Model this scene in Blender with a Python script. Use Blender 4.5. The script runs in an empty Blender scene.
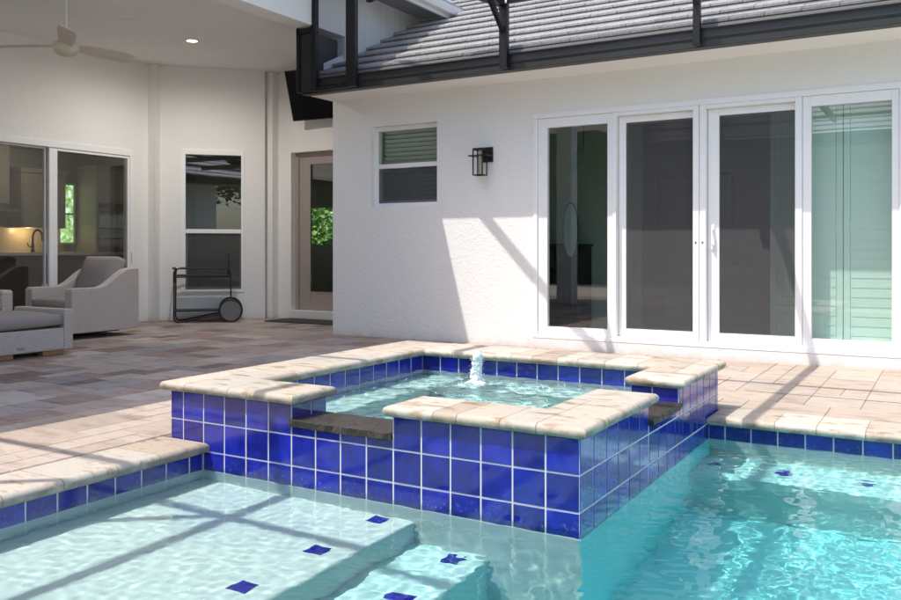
import bpy, bmesh, math, random
import numpy as np
from mathutils import Vector, Matrix, noise
C = bpy.context.scene
COL = C.collection
R = math.radians

# ------------------------------------------------------------------ camera
cam = bpy.data.objects.new('camera', bpy.data.cameras.new('camera'))
COL.objects.link(cam); C.camera = cam
cam.location = (0, 0, 1.02)
cam.rotation_euler = (R(90), 0, R(30.50))
cam.data.sensor_width = 36.0
cam.data.lens = 36.0 * 853.93 / 901.0
cam.data.shift_y = -(300 - 249.84) / 901.0
cam.data.clip_end = 600
cam.data.clip_start = 0.05

# ------------------------------------------------------------------ sky, sun, exposure
SUN = Vector((0.25, 0.43, -1.0)).normalized()
elev = math.asin(-SUN.z)
W = bpy.data.worlds.new('World'); C.world = W; W.use_nodes = True
wn = W.node_tree
bg = wn.nodes['Background']
sky = wn.nodes.new('ShaderNodeTexSky'); sky.sky_type = 'NISHITA'
sky.sun_disc = False
sky.sun_elevation = elev
sky.sun_rotation = R(210.2)
sky.dust_density = 2.0
wn.links.new(sky.outputs[0], bg.inputs[0])
bg.inputs[1].default_value = 0.15
sl = bpy.data.lights.new('sun', 'SUN'); sl.energy = 2.0; sl.angle = R(0.5); sl.color = (1.0, 0.975, 0.94)
sun = bpy.data.objects.new('sun', sl); COL.objects.link(sun)
sun.rotation_euler = SUN.to_track_quat('-Z', 'Y').to_euler()
sl.cycles.is_caustics_light = True
C.view_settings.view_transform = 'Standard'
C.view_settings.look = 'None'
C.view_settings.exposure = 1.22
C.view_settings.gamma = 1.0
C.view_settings.use_white_balance = True
C.view_settings.white_balance_temperature = 6720
C.view_settings.white_balance_tint = 10
C.view_settings.use_curve_mapping = False
cy = C.cycles
cy.use_denoising = True
cy.caustics_refractive = True
cy.caustics_reflective = False
cy.max_bounces = 12; cy.diffuse_bounces = 5; cy.glossy_bounces = 5
cy.transmission_bounces = 10; cy.transparent_max_bounces = 24
cy.sample_clamp_indirect = 6.0; cy.sample_clamp_direct = 4.0
cy.blur_glossy = 0.3

# ------------------------------------------------------------------ mesh builder
class MB:
    def __init__(s, xf=None):
        s.v = []; s.f = []; s.mi = []; s.col = []; s.xf = xf; s.cur = 0; s.c = (1, 1, 1)
    def add(s, vs, fs, mi=None, c=None):
        n = len(s.v)
        for p in vs:
            p = Vector(p)
            s.v.append(s.xf @ p if s.xf else p)
        for f in fs:
            s.f.append([n + i for i in f]); s.mi.append(s.cur if mi is None else mi); s.col.append(s.c if c is None else c)
        return s
    def box(s, x0, x1, y0, y1, z0, z1, mi=None, c=None):
        if x0 > x1: x0, x1 = x1, x0
        if y0 > y1: y0, y1 = y1, y0
        if z0 > z1: z0, z1 = z1, z0
        vs = [(x0,y0,z0),(x1,y0,z0),(x1,y1,z0),(x0,y1,z0),(x0,y0,z1),(x1,y0,z1),(x1,y1,z1),(x0,y1,z1)]
        return s.add(vs, [(0,3,2,1),(4,5,6,7),(0,1,5,4),(1,2,6,5),(2,3,7,6),(3,0,4,7)], mi, c)
    def bar(s, p0, p1, w, h, up=(0,0,1), mi=None):
        p0, p1 = Vector(p0), Vector(p1); d = (p1 - p0).normalized()
        r = d.cross(Vector(up)).normalized(); u = r.cross(d)
        vs = []
        for p in (p0, p1):
            for a, b in ((-1,-1),(1,-1),(1,1),(-1,1)):
                vs.append(p + r*a*w/2 + u*b*h/2)
        return s.add(vs, [(0,1,2,3),(7,6,5,4),(0,4,5,1),(1,5,6,2),(2,6,7,3),(3,7,4,0)], mi)
    def tube(s, pts, r, n=10, closed=False, mi=None):
        pts = [Vector(p) for p in pts]; m = len(pts); vs = []; rs = r if isinstance(r, (list, tuple)) else [r]*m
        prev = None
        for i, p in enumerate(pts):
            a = pts[(i-1) % m] if (closed or i > 0) else p
            b = pts[(i+1) % m] if (closed or i < m-1) else p
            d = (b - a).normalized()
            if prev is None:
                ref = Vector((0,0,1)) if abs(d.z) < .9 else Vector((1,0,0))
                u = d.cross(ref).normalized()
            else:
                u = (prev - d*prev.dot(d)).normalized()
            prev = u; w = d.cross(u)
            for k in range(n):
                t = 2*math.pi*k/n
                vs.append(p + (u*math.cos(t) + w*math.sin(t))*rs[i])
        fs = []
        for i in range(m if closed else m-1):
            j = (i+1) % m
            for k in range(n):
                fs.append((i*n+k, i*n+(k+1) % n, j*n+(k+1) % n, j*n+k))
        if not closed:
            fs.append(tuple(reversed(range(n)))); fs.append(tuple((m-1)*n+k for k in range(n)))
        return s.add(vs, fs, mi)
    def lathe(s, prof, c=(0,0,0), n=28, mi=None, axis=None):
        # prof: (radius, height) list, revolved about local z at c, closed with caps
        M = Vector((0,0,1)).rotation_difference(Vector(axis)).to_matrix() if axis else None
        vs = []
        for r, h in prof:
            for k in range(n):
                t = 2*math.pi*k/n
                p = Vector((r*math.cos(t), r*math.sin(t), h))
                vs.append((M @ p if M else p) + Vector(c))
        fs = []
        for i in range(len(prof)-1):
            for k in range(n):
                fs.append((i*n+k, i*n+(k+1) % n, (i+1)*n+(k+1) % n, (i+1)*n+k))
        fs.append(tuple(reversed(range(n)))); fs.append(tuple((len(prof)-1)*n+k for k in range(n)))
        return s.add(vs, fs, mi)
    def prism(s, poly, fn0, fn1, mi=None, c=None):
        n = len(poly); vs = [fn0(*p) for p in poly] + [fn1(*p) for p in poly]
        fs = [tuple(range(n)), tuple(reversed(range(n, 2*n)))]
        for i in range(n):
            j = (i+1) % n
            fs.append((i, n+i, n+j, j))
        return s.add(vs, fs, mi, c)
    def build(s, name, mats, parent=None, bevel=0.0, seg=2, smooth=False, base=None):
        me = bpy.data.meshes.new(name)
        me.from_pydata([tuple(p) for p in s.v], [], s.f)
        if not isinstance(mats, (list, tuple)): mats = [mats]
        for m in mats: me.materials.append(m)
        me.polygons.foreach_set('material_index', s.mi)
        at = me.attributes.new('Col', 'FLOAT_COLOR', 'FACE')
        at.data.foreach_set('color', [x for c in s.col for x in (c[0], c[1], c[2], 1.0)])
        bm = bmesh.new(); bm.from_mesh(me); bmesh.ops.recalc_face_normals(bm, faces=bm.faces); bm.to_mesh(me); bm.free()
        return finish(name, me, parent, bevel, seg, smooth, base)

def finish(name, me, parent=None, bevel=0.0, seg=2, smooth=False, base=None):
    o = bpy.data.objects.new(name, me); COL.objects.link(o)
    if smooth:
        me.polygons.foreach_set('use_smooth', [True]*len(me.polygons)); me.update()
        if smooth != 'all': me.set_sharp_from_angle(angle=R(42))
    if bevel:
        b = o.modifiers.new('bevel', 'BEVEL'); b.width = bevel; b.segments = seg; b.limit_method = 'ANGLE'; b.angle_limit = R(40)
        b.harden_normals = False
    if base is not None:              # geometry was written in place: keep it and give the object its own base point
        me.transform(Matrix.Translation(-Vector(base))); o.location = base
    if parent is not None: attach(o, parent)
    return o

def attach(o, parent):
    o.parent = parent
    if parent.get('fixed'):
        m = Matrix.Translation(Vector(parent['at']))
        o.matrix_parent_inverse = m.inverted()

def thing(name, label, cat, at=(0,0,0), group=None, local=False, rotz=0.0):
    o = bpy.data.objects.new(name, None); COL.objects.link(o)
    o.empty_display_size = .1
    o.location = at; o.rotation_euler = (0, 0, rotz)
    if not local:
        o['fixed'] = 1; o['at'] = list(at)
    tag(o, label, cat, group); return o
def tag(o, label=None, cat=None, group=None, kind=None):
    if label: o['label'] = label
    if cat: o['category'] = cat
    if group: o['group'] = group
    if kind: o['kind'] = kind
    return o
def sub(name, mb, mats, parent, **k):     # child of a mesh part: parts sit at the identity, so no inverse is needed
    return mb.build(name, mats, parent, **k)
def dup(root, loc, rotz, label):
    r = root.copy(); COL.objects.link(r); r.location = loc; r.rotation_euler = (0, 0, rotz); r['label'] = label
    for ch in list(root.children):
        c = ch.copy(); COL.objects.link(c); c.parent = r
        for g in list(ch.children):
            d = g.copy(); COL.objects.link(d); d.parent = c
    return r

# ------------------------------------------------------------------ materials
class NT:
    def __init__(s, name):
        s.m = bpy.data.materials.new(name); s.m.use_nodes = True; s.t = s.m.node_tree
        s.b = s.t.nodes['Principled BSDF']; s.out = s.t.nodes['Material Output']
    def n(s, typ, **k):
        nd = s.t.nodes.new(typ)
        for a, v in k.items():
            if a.startswith('i_'):
                key = a[2:].replace('_', ' '); nd.inputs[key].default_value = v
            else: setattr(nd, a, v)
        return nd
    def l(s, a, b): s.t.links.new(a, b)
    def co(s, scale=(1,1,1), out='Object', rot=(0,0,0)):
        tc = s.n('ShaderNodeTexCoord'); mp = s.n('ShaderNodeMapping'); mp.inputs['Scale'].default_value = scale
        mp.inputs['Rotation'].default_value = rot
        s.l(tc.outputs[out], mp.inputs[0]); return mp.outputs[0]
    def noise(s, vec, scale, detail=4, rough=.55):
        nd = s.n('ShaderNodeTexNoise'); nd.inputs['Scale'].default_value = scale; nd.inputs['Detail'].default_value = detail
        nd.inputs['Roughness'].default_value = rough; s.l(vec, nd.inputs['Vector']); return nd.outputs['Fac']
    def ramp(s, fac, stops):
        r = s.n('ShaderNodeValToRGB'); cr = r.color_ramp
        while len(cr.elements) < len(stops): cr.elements.new(.5)
        for e, (p, c) in zip(cr.elements, stops):
            e.position = p; e.color = (c[0], c[1], c[2], 1) if not isinstance(c, (int, float)) else (c, c, c, 1)
        s.l(fac, r.inputs[0]); return r.outputs[0]
    def mix(s, fac, a, b, mode='MIX'):
        m = s.n('ShaderNodeMix', data_type='RGBA', blend_type=mode)
        for sock, v in ((m.inputs['Factor'], fac), (m.inputs[6], a), (m.inputs[7], b)):
            if hasattr(v, 'links'): s.l(v, sock)
            elif isinstance(v, (int, float)): sock.default_value = v
            else: sock.default_value = (v[0], v[1], v[2], 1)
        return m.outputs[2]
    def math(s, op, a, b=None):
        m = s.n('ShaderNodeMath', operation=op)
        for sock, v in zip(m.inputs, (a, b)):
            if v is None: continue
            if hasattr(v, 'links'): s.l(v, sock)
            else: sock.default_value = v
        return m.outputs[0]
    def bump(s, h, strength=.3, dist=.01, normal=None):
        b = s.n('ShaderNodeBump'); b.inputs['Strength'].default_value = strength; b.inputs['Distance'].default_value = dist
        s.l(h, b.inputs['Height'])
        if normal is not None: s.l(normal, b.inputs['Normal'])
        s.l(b.outputs[0], s.b.inputs['Normal']); return b.outputs[0]
    def set(s, col=None, rough=None, metal=None, spec=None, **k):
        for key, v in (('Base Color', col), ('Roughness', rough), ('Metallic', metal), ('Specular IOR Level', spec)):
            if v is None: continue
            if hasattr(v, 'links'): s.l(v, s.b.inputs[key])
            elif key == 'Base Color': s.b.inputs[key].default_value = (v[0], v[1], v[2], 1)
            else: s.b.inputs[key].default_value = v
        return s

def plain(name, col, rough=.5, metal=0.0, spec=.5, var=.06, nscale=9.0, bump=0.0, bscale=60.0):
    t = NT(name); v = t.co()
    f = t.noise(v, nscale, 5)
    c = t.mix(f, [x*(1-var) for x in col], [min(1, x*(1+var)) for x in col])
    t.set(c, rough, metal, spec)
    if bump: t.bump(t.noise(v, bscale, 3), bump, .004)
    return t.m

def stucco(name, col, strength=.42, scale=46.0):
    t = NT(name); v = t.co()
    big = t.noise(v, .9, 4); fine = t.noise(v, 70, 3)
    c = t.mix(big, [x*.95 for x in col], col)
    c = t.mix(t.math('MULTIPLY', fine, .18), c, [x*.78 for x in col])
    # rain splash dirt just above the paving, broken up by noise
    sep = t.n('ShaderNodeSeparateXYZ'); tc = t.n('ShaderNodeNewGeometry'); t.l(tc.outputs['Position'], sep.inputs[0])
    zz = t.math('ADD', sep.outputs['Z'], t.math('MULTIPLY', t.noise(v, 6, 5, .65), .16))
    c = t.mix(t.ramp(zz, [(.06, .45), (.13, .12), (.2, 0.0)]), c, (.36, .31, .26))
    c = t.mix(t.ramp(t.noise(t.co((3, 3, .35)), 1.5, 5, .6), [(.55, 0.0), (.8, .10)]), c, [x*.72 for x in col])
    t.set(c, .9, spec=.2)
    vo = t.n('ShaderNodeTexVoronoi', feature='SMOOTH_F1'); vo.inputs['Scale'].default_value = scale; vo.inputs['Smoothness'].default_value = .8
    wv = t.noise(v, scale*.5, 4)
    t.l(v, vo.inputs['Vector'])
    h = t.math('ADD', t.math('MULTIPLY', vo.outputs['Distance'], .7), wv)
    t.bump(h, strength, .008)
    return t.m

M = {}
M['stucco'] = stucco('white_stucco', (.88, .86, .83))
M['ceiling'] = stucco('textured_ceiling', (.86, .85, .83), 1.0, 20)
M['trim'] = plain('white_vinyl', (.87, .865, .86), .35, var=.02)
M['sill'] = stucco('painted_curb', (.80, .79, .78), .25, 60)
M['bronze'] = plain('dark_bronze_aluminium', (.012, .0115, .011), .38, spec=.32, var=.15, nscale=3)
M['gutter'] = plain('bronze_gutter', (.026, .025, .024), .4, spec=.4, var=.15, nscale=2.5)
M['black'] = plain('black_metal', (.012, .012, .012), .4, var=.2)
M['grout'] = plain('white_grout', (.62, .62, .64), .85, var=.1, nscale=30)

def m_cobalt():
    t = NT('cobalt_glaze'); v = t.co()
    at = t.n('ShaderNodeAttribute', attribute_name='Col')
    n1 = t.noise(v, 14, 5, .6); n2 = t.noise(v, 3.0, 3)
    c = t.mix(t.ramp(n1, [(.3, 0.0), (.7, 1.0)]), (.005, .010, .17), (.011, .024, .40))
    c = t.mix(t.math('MULTIPLY', n2, .30), c, (.020, .021, .31))
    c = t.mix(1.0, c, at.outputs['Color'], 'MULTIPLY')
    # limescale film just above the waterline
    g = t.n('ShaderNodeNewGeometry'); sp = t.n('ShaderNodeSeparateXYZ'); t.l(g.outputs['Position'], sp.inputs[0])
    sc = t.noise(v, 55, 4, .7)
    near = t.ramp(t.math('ADD', t.math('MULTIPLY', sp.outputs['Z'], -1.0), .35), [(.40, 0.0), (.475, 1.0), (.50, 1.0)])
    film = t.math('MULTIPLY', near, t.ramp(sc, [(.58, 0.0), (.74, .32)]))
    c = t.mix(film, c, (.55, .58, .66))
    t.set(c, .09, spec=.55)
    t.b.inputs['Coat Weight'].default_value = .5; t.b.inputs['Coat Roughness'].default_value = .06
    t.bump(t.noise(v, 16, 2), .16, .006)
    return t.m
M['cobalt'] = m_cobalt()

def m_stone(name, pit=.35, warm=1.0):
    t = NT(name); v = t.co((1, 1, 1))
    at = t.n('ShaderNodeAttribute', attribute_name='Col')
    vv = t.co((2.2, 5.5, 5), rot=(0, 0, .35))
    n1 = t.noise(vv, 2.4, 7, .62); n2 = t.noise(v, 9, 6, .65); n3 = t.noise(v, 60, 4, .7)
    tint = t.ramp(n1, [(.28, (.50, .40, .31)), (.40, (1.0, .96, .92)), (.54, (1.06, 1.04, 1.0)), (.62, (.78, .64, .52)), (.70, (.52, .39, .29))])
    c = t.mix(1.0, at.outputs['Color'], tint, 'MULTIPLY')
    c = t.mix(t.ramp(n2, [(.45, 0.0), (.75, .45)]), c, (.40, .34, .29))
    c = t.mix(t.ramp(n3, [(.57, 0.0), (.66, pit)]), c, (.30, .25, .21))
    t.set(c, t.ramp(n2, [(.2, .55), (.8, .8)]), spec=.35)
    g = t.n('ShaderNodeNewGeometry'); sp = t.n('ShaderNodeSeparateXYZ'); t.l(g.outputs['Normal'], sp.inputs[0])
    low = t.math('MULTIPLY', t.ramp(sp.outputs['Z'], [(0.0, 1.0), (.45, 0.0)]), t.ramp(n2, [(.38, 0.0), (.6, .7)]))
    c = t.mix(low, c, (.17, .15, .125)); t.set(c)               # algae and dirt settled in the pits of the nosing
    h = t.math('ADD', t.math('MULTIPLY', n3, .6), n2)
    t.bump(h, .35, .006)
    return t.m
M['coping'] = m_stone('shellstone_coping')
def m_paver():
    t = NT('shellstone_pavers'); v = t.co()
    at = t.n('ShaderNodeAttribute', attribute_name='Col')
    vv = t.co((1.2, 3.0, 3))
    n1 = t.noise(vv, 3.2, 7, .62); n2 = t.noise(v, 12, 6, .65); n3 = t.noise(v, 70, 4, .7)
    tint = t.ramp(n1, [(.30, (.66, .60, .58)), (.48, (1.0, .98, .97)), (.58, (1.05, 1.03, 1.0)), (.72, (.78, .68, .62))])
    c = t.mix(1.0, at.outputs['Color'], tint, 'MULTIPLY')
    c = t.mix(t.ramp(n2, [(.45, 0.0), (.75, .35)]), c, (.42, .36, .32))
    c = t.mix(t.ramp(n3, [(.56, 0.0), (.68, .4)]), c, (.28, .24, .22))
    t.set(c, t.ramp(n2, [(.2, .55), (.8, .8)]), spec=.22)
    t.bump(t.math('ADD', t.math('MULTIPLY', n3, .5), n2), .3, .005)
    return t.m
M['paver'] = m_paver()
M['joint'] = plain('joint_sand', (.19, .16, .14), .95, var=.25, nscale=40)

def m_spill():
    t = NT('dark_wet_stone'); v = t.co()
    n = t.noise(v, 40, 6, .7); n2 = t.noise(v, 9, 5)
    c = t.ramp(n, [(.3, (.012, .010, .008)), (.55, (.035, .028, .021)), (.78, (.12, .095, .07))])
    c = t.mix(t.math('MULTIPLY', n2, .5), c, (.07, .055, .04))
    t.set(c, .35, spec=.5); t.bump(t.math('ADD', n, n2), .9, .012); return t.m
M['spill'] = m_spill()

def m_plaster(name, a, b):
    t = NT(name); v = t.co()
    n = t.noise(v, 120, 4, .7); n2 = t.noise(v, 2.2, 5)
    c = t.mix(n, a, b); c = t.mix(t.math('MULTIPLY', n2, .35), c, [x*.86 for x in a])
    t.set(c, .8, spec=.2); return t.m
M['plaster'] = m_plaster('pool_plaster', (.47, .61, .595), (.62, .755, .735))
M['aqua'] = m_plaster('water_tinted_plaster', (.36, .63, .62), (.50, .76, .745))
M['teal2'] = m_plaster('bench_tinted_plaster', (.27, .63, .625), (.40, .76, .75))
M['teal'] = m_plaster('depth_tinted_plaster', (.20, .80, .80), (.30, .90, .895))  # deeper parts more teal: the water's depth tint is put into the plaster

def m_water(name, col, dens):
    t = NT(name)
    t.t.nodes.remove(t.b)
    g = t.n('ShaderNodeBsdfGlass'); g.inputs['IOR'].default_value = 1.333; g.inputs['Roughness'].default_value = 0.0
    t.l(g.outputs[0], t.out.inputs['Surface'])
    g.inputs['Color'].default_value = (*col, 1)
    return t.m
M['water'] = m_water('pool_water', (.93, .988, .983), 0)
M['spawater'] = m_water('spa_water', (.86, .985, .965), 0)

def m_glass(name, tint, refl=1.0, ior=2.05):
    t = NT(name); t.t.nodes.remove(t.b)
    tr = t.n('ShaderNodeBsdfTransparent'); tr.inputs[0].default_value = (*tint, 1)
    gl = t.n('ShaderNodeBsdfGlossy'); gl.inputs['Roughness'].default_value = 0.0; gl.inputs[0].default_value = (refl, refl, refl, 1)
    fr = t.n('ShaderNodeFresnel'); fr.inputs['IOR'].default_value = ior
    # slight waviness of real panes
    v = t.co(); nz = t.noise(v, 1.6, 1); b = t.n('ShaderNodeBump'); b.inputs['Strength'].default_value = .02; b.inputs['Distance'].default_value = .02
    t.l(nz, b.inputs['Height']); t.l(b.outputs[0], gl.inputs['Normal'])
    ge = t.n('ShaderNodeNewGeometry'); fac = t.math('MULTIPLY', fr.outputs[0], t.math('SUBTRACT', 1.0, ge.outputs['Backfacing']))
    mx = t.n('ShaderNodeMixShader'); t.l(fac, mx.inputs[0]); t.l(tr.outputs[0], mx.inputs[1]); t.l(gl.outputs[0], mx.inputs[2])
    t.l(mx.outputs[0], t.out.inputs['Surface']); return t.m
M['glass'] = m_glass('window_glass', (.93, .96, .94))
M['tglass'] = m_glass('green_tinted_glass', (.87, .955, .92))
M['clear'] = m_glass('lamp_glass', (.93, .92, .88), ior=1.45)
def m_screen(name, col, open_):
    t = NT(name); t.t.nodes.remove(t.b)
    tr = t.n('ShaderNodeBsdfTransparent'); df = t.n('ShaderNodeBsdfDiffuse'); df.inputs[0].default_value = (*col, 1)
    v = t.co((1, 1, 1)); w = t.noise(t.co((60, 60, .6)), 1.0, 2)
    mx = t.n('ShaderNodeMixShader')
    f = t.math('ADD', t.math('MULTIPLY', w, .10), 1 - open_ - .05)
    t.l(f, mx.inputs[0]); t.l(tr.outputs[0], mx.inputs[1]); t.l(df.outputs[0], mx.inputs[2])
    t.l(mx.outputs[0], t.out.inputs['Surface']); return t.m
M['screen'] = m_screen('insect_mesh', (.11, .11, .112), .56)
M['cagescreen'] = m_screen('cage_mesh', (.05, .05, .05), .80)

def m_rooftile():
    t = NT('concrete_roof_tile'); v = t.co()
    at = t.n('ShaderNodeAttribute', attribute_name='Col')
    n = t.noise(v, 7, 6, .65); n2 = t.noise(v, 45, 4)
    c = t.mix(n, (.36, .355, .35), (.54, .53, .52)); c = t.mix(1.0, c, at.outputs['Color'], 'MULTIPLY')
    c = t.mix(t.ramp(n2, [(.45, 0.0), (.7, .6)]), c, (.22, .215, .21))
    t.set(c, .9, spec=.2); t.bump(n2, .4, .006); return t.m
M['rooftile'] = m_rooftile()

def m_wicker():
    t = NT('grey_wicker'); v = t.co()
    # flat woven strands: two crossing sets of ribs
    sep = t.n('ShaderNodeSeparateXYZ'); t.l(v, sep.inputs[0])
    u = t.math('ADD', sep.outputs['X'], sep.outputs['Y'])
    a = t.math('SINE', t.math('MULTIPLY', u, 2*math.pi/.034))
    cell = t.math('FLOOR', t.math('MULTIPLY', sep.outputs['Z'], 1/.015))
    sgn = t.math('SUBTRACT', t.math('MULTIPLY', t.math('MODULO', t.math('ABSOLUTE', cell), 2.0), 2.0), 1.0)
    w = t.math('MULTIPLY', a, sgn)
    rr = t.math('ABSOLUTE', t.math('SINE', t.math('MULTIPLY', sep.outputs['Z'], math.pi/.015)))
    h = t.math('MULTIPLY', t.math('ADD', t.math('MULTIPLY', w, .5), .5), rr)
    n = t.noise(t.co((30, 30, 160)), 1.0, 3)
    base = t.mix(n, (.58, .495, .445), (.78, .69, .635))
    c = t.mix(t.ramp(h, [(.0, .40), (.35, 0.0)]), base, (.18, .155, .14))
    t.set(c, .6, spec=.3); t.bump(h, .8, .008); return t.m
M['wicker'] = m_wicker()
M['wheelgrey'] = plain('grey_wheel_disc', (.16, .155, .15), .6, var=.1)
def m_cloth(name, a, b, sc=500):
    t = NT(name); v = t.co()
    n = t.noise(v, sc, 2, .8); n2 = t.noise(v, 5, 4)
    c = t.mix(n, a, b); c = t.mix(t.math('MULTIPLY', n2, .3), c, a)
    t.set(c, .95, spec=.1); t.bump(n2, .25, .02); return t.m
M['cushion'] = m_cloth('taupe_cushion', (.31, .265, .24), (.43, .375, .34))
M['teak'] = plain('teak_foot', (.42, .22, .09), .5, var=.2, nscale=20)
M['doorpaint'] = plain('taupe_door_paint', (.36, .30, .27), .45, var=.04)
M['mat'] = plain('dark_door_mat', (.05, .05, .048), .95, var=.3, nscale=60, bump=.6, bscale=200)
def m_wood(name, a, b):
    t = NT(name); v = t.co((18, 2, 18)); n = t.noise(v, 1.0, 5)
    t.set(t.mix(n, a, b), .5); return t.m
M['blade'] = m_wood('limed_oak_blade', (.60, .52, .44), (.72, .64, .56))
M['cream'] = plain('cream_enamel', (.62, .58, .44), .4, var=.03)
M['white'] = plain('white_paint', (.78, .77, .76), .5, var=.03)
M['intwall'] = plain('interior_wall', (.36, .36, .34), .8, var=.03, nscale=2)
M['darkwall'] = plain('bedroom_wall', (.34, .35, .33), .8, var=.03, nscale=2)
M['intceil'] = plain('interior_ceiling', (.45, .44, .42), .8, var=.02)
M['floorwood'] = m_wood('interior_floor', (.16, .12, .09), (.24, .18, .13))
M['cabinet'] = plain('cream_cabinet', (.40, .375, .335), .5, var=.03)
M['darkcab'] = plain('espresso_panel', (.028, .022, .018), .45, var=.2)
M['counter'] = plain('stone_counter', (.30, .27, .23), .2, var=.25, nscale=25)
M['splash'] = plain('tile_backsplash', (.62, .52, .38), .3, var=.06)
M['steel'] = plain('brushed_steel', (.35, .33, .31), .3, metal=1.0, var=.08)
M['ovenglass'] = plain('oven_glass', (.012, .012, .014), .08)
M['faucet'] = plain('dark_faucet', (.05, .04, .03), .25, metal=.8)
M['shutter'] = plain('white_shutter', (.80, .80, .78), .45, var=.02)
M['blind'] = plain('blind_slat', (.62, .64, .58), .55, var=.05)
M['dresser'] = m_wood('dark_dresser', (.012, .010, .009), (.03, .024, .02))
M['mirror'] = plain('painted_mirror_glass', (.62, .76, .72), .15, metal=.35, var=.2, nscale=14)  # bright reflection put into a pale, mostly diffuse colour
M['partition'] = plain('partition_wall', (.66, .66, .60), .8, var=.03, nscale=2)
M['figurine'] = plain('pale_ceramic', (.50, .58, .50), .4, var=.1)
M['tv'] = plain('tv_screen', (.003, .003, .003), .35, spec=.15, var=.2)
M['bulb'] = plain('frosted_tube', (.42, .38, .30), .5)
M['picture'] = plain('picture_print', (.30, .29, .27), .5, var=.6, nscale=4)
M['grass'] = plain('lawn', (.05, .085, .025), .95, var=.5, nscale=14)
M['bark'] = plain('bark', (.11, .085, .065), .95, var=.3, nscale=14, bump=.6, bscale=30)
def m_leaf():
    t = NT('leaf'); at = t.n('ShaderNodeAttribute', attribute_name='Col')
    t.set(at.outputs['Color'], .55, spec=.3)
    t.b.inputs['Transmission Weight'].default_value = 0.0
    return t.m
M['leaf'] = m_leaf()
def m_emit(name, col, s):
    t = NT(name); t.set((.8, .8, .8)); t.b.inputs['Emission Color'].default_value = (*col, 1); t.b.inputs['Emission Strength'].default_value = s
    return t.m
M['lampglow'] = m_emit('lamp_glow', (1, .86, .66), 1.6)
def m_foam():
    t = NT('water_foam'); v = t.co()
    n = t.noise(v, 60, 4)
    t.set(t.mix(n, (.70, .77, .79), (.92, .94, .95)), .25, spec=.5)
    t.b.inputs['Subsurface Weight'].default_value = .3
    t.b.inputs['Subsurface Radius'].default_value = (.02, .03, .03)
    a = t.ramp(t.noise(t.co((1, 1, .5)), 90, 4), [(.30, .55), (.50, 1.0)])
    t.l(a, t.b.inputs['Alpha'])
    return t.m
M['foam'] = m_foam()

# ------------------------------------------------------------------ ground
rnd = random.Random(4)
g = MB(); g.box(-90, 90, -90, -1.7, -.12, -.03); g.box(-90, -14.2, -1.7, 60, -.12, -.03); g.box(6.5, 90, -1.7, 60, -.12, -.03); g.box(-14.2, 6.5, 13.3, 60, -.12, -.03)
tag(g.build('lawn', M['grass']), kind='structure')

PALETTE = [((.44,.365,.325),5), ((.40,.315,.275),5), ((.32,.235,.20),4), ((.34,.31,.305),4), ((.28,.26,.265),2), ((.235,.165,.138),3), ((.50,.44,.40),3), ((.175,.13,.112),1)]
def pick(r):
    t = r.random()*sum(w for _, w in PALETTE)
    for c, w in PALETTE:
        t -= w
        if t <= 0: break
    k = r.uniform(.93, 1.07)
    return tuple(x*k for x in c)

def pavers(mb, x0, x1, y0, y1, r, gx=.17, sun_pale=.0):
    nx = int(math.ceil((x1-x0)/gx)); ny = int(math.ceil((y1-y0)/gx))
    used = [[False]*ny for _ in range(nx)]
    sizes = [(2,1),(1,2),(2,2),(3,2),(2,3),(1,1)]
    for j in range(ny):
        for i in range(nx):
            if used[i][j]: continue
            opts = [s for s in sizes if i+s[0] <= nx and j+s[1] <= ny and all(not used[i+a][j+b] for a in range(s[0]) for b in range(s[1]))]
            big = [s for s in opts if s[0]*s[1] >= 2]
            s = r.choice(big if big and r.random() < .9 else opts)
            for a in range(s[0]):
                for b in range(s[1]): used[i+a][j+b] = True
            a0, a1 = x0+i*gx, min(x1, x0+(i+s[0])*gx); b0, b1 = y0+j*gx, min(y1, y0+(j+s[1])*gx)
            if a1-a0 < .02 or b1-b0 < .02: continue
            c = pick(r); c = tuple(a_*(1-sun_pale) + m_*sun_pale for a_, m_ in zip(c, (.44, .372, .305))); e = .0025-.0012*sun_pale; ch = .005-.002*sun_pale; dz = r.uniform(-.0008, .0008)
            vs = [(a0+e,b0+e,-.006),(a1-e,b0+e,-.006),(a1-e,b1-e,-.006),(a0+e,b1-e,-.006),
                  (a0+e+ch,b0+e+ch,dz),(a1-e-ch,b0+e+ch,dz),(a1-e-ch,b1-e-ch,dz),(a0+e+ch,b1-e-ch,dz)]
            mb.add(vs, [(4,5,6,7),(0,1,5,4),(1,2,6,5),(2,3,7,6),(3,0,4,7)], 0, c)
deck = MB()
pavers(deck, -9.95, -4.75, -1.2, 9.75, random.Random(11)); pavers(deck, -4.75, -3.744, -1.2, 9.75, random.Random(19), sun_pale=.62)  # paler mix past the lanai's shade edge: sun brightness put into stone colour
pavers(deck, -3.742, 6.2, 5.684, 8.15, random.Random(17), sun_pale=.72)  # sunlit strip, stone colours lightened the same way
deck.box(-10.2, -3.744, -1.2, 9.9, -.12, -.005, 1, (1,1,1))
deck.box(-3.744, 6.2, 5.60, 8.3, -.12, -.005, 0, (.30,.25,.205))
deck.box(-3.744, -3.684, 3.252, 5.60, -.12, -.004, 1, (1,1,1))
deck.box(-3.744, 6.2, -1.2, .90, -.30, 0.0, 0, (.6,.53,.46))
deck.box(5.0, 6.2, .90, 5.30, -.12, 0.0, 0, (.6,.53,.46)); deck.box(6.2, 15.0, -9.0, 12.0, -.12, 0.0, 0, (.58,.52,.45)); deck.box(2.3, 6.2, -9.0, -1.2, -.12, 0.0, 0, (.58,.52,.45)); deck.box(-14.0, -5.6, -7.0, -1.2, -.12, 0.0, 0, (.58,.52,.45))  # outer paving unseen, added pale to bounce sunlight up under the lanai
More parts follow.
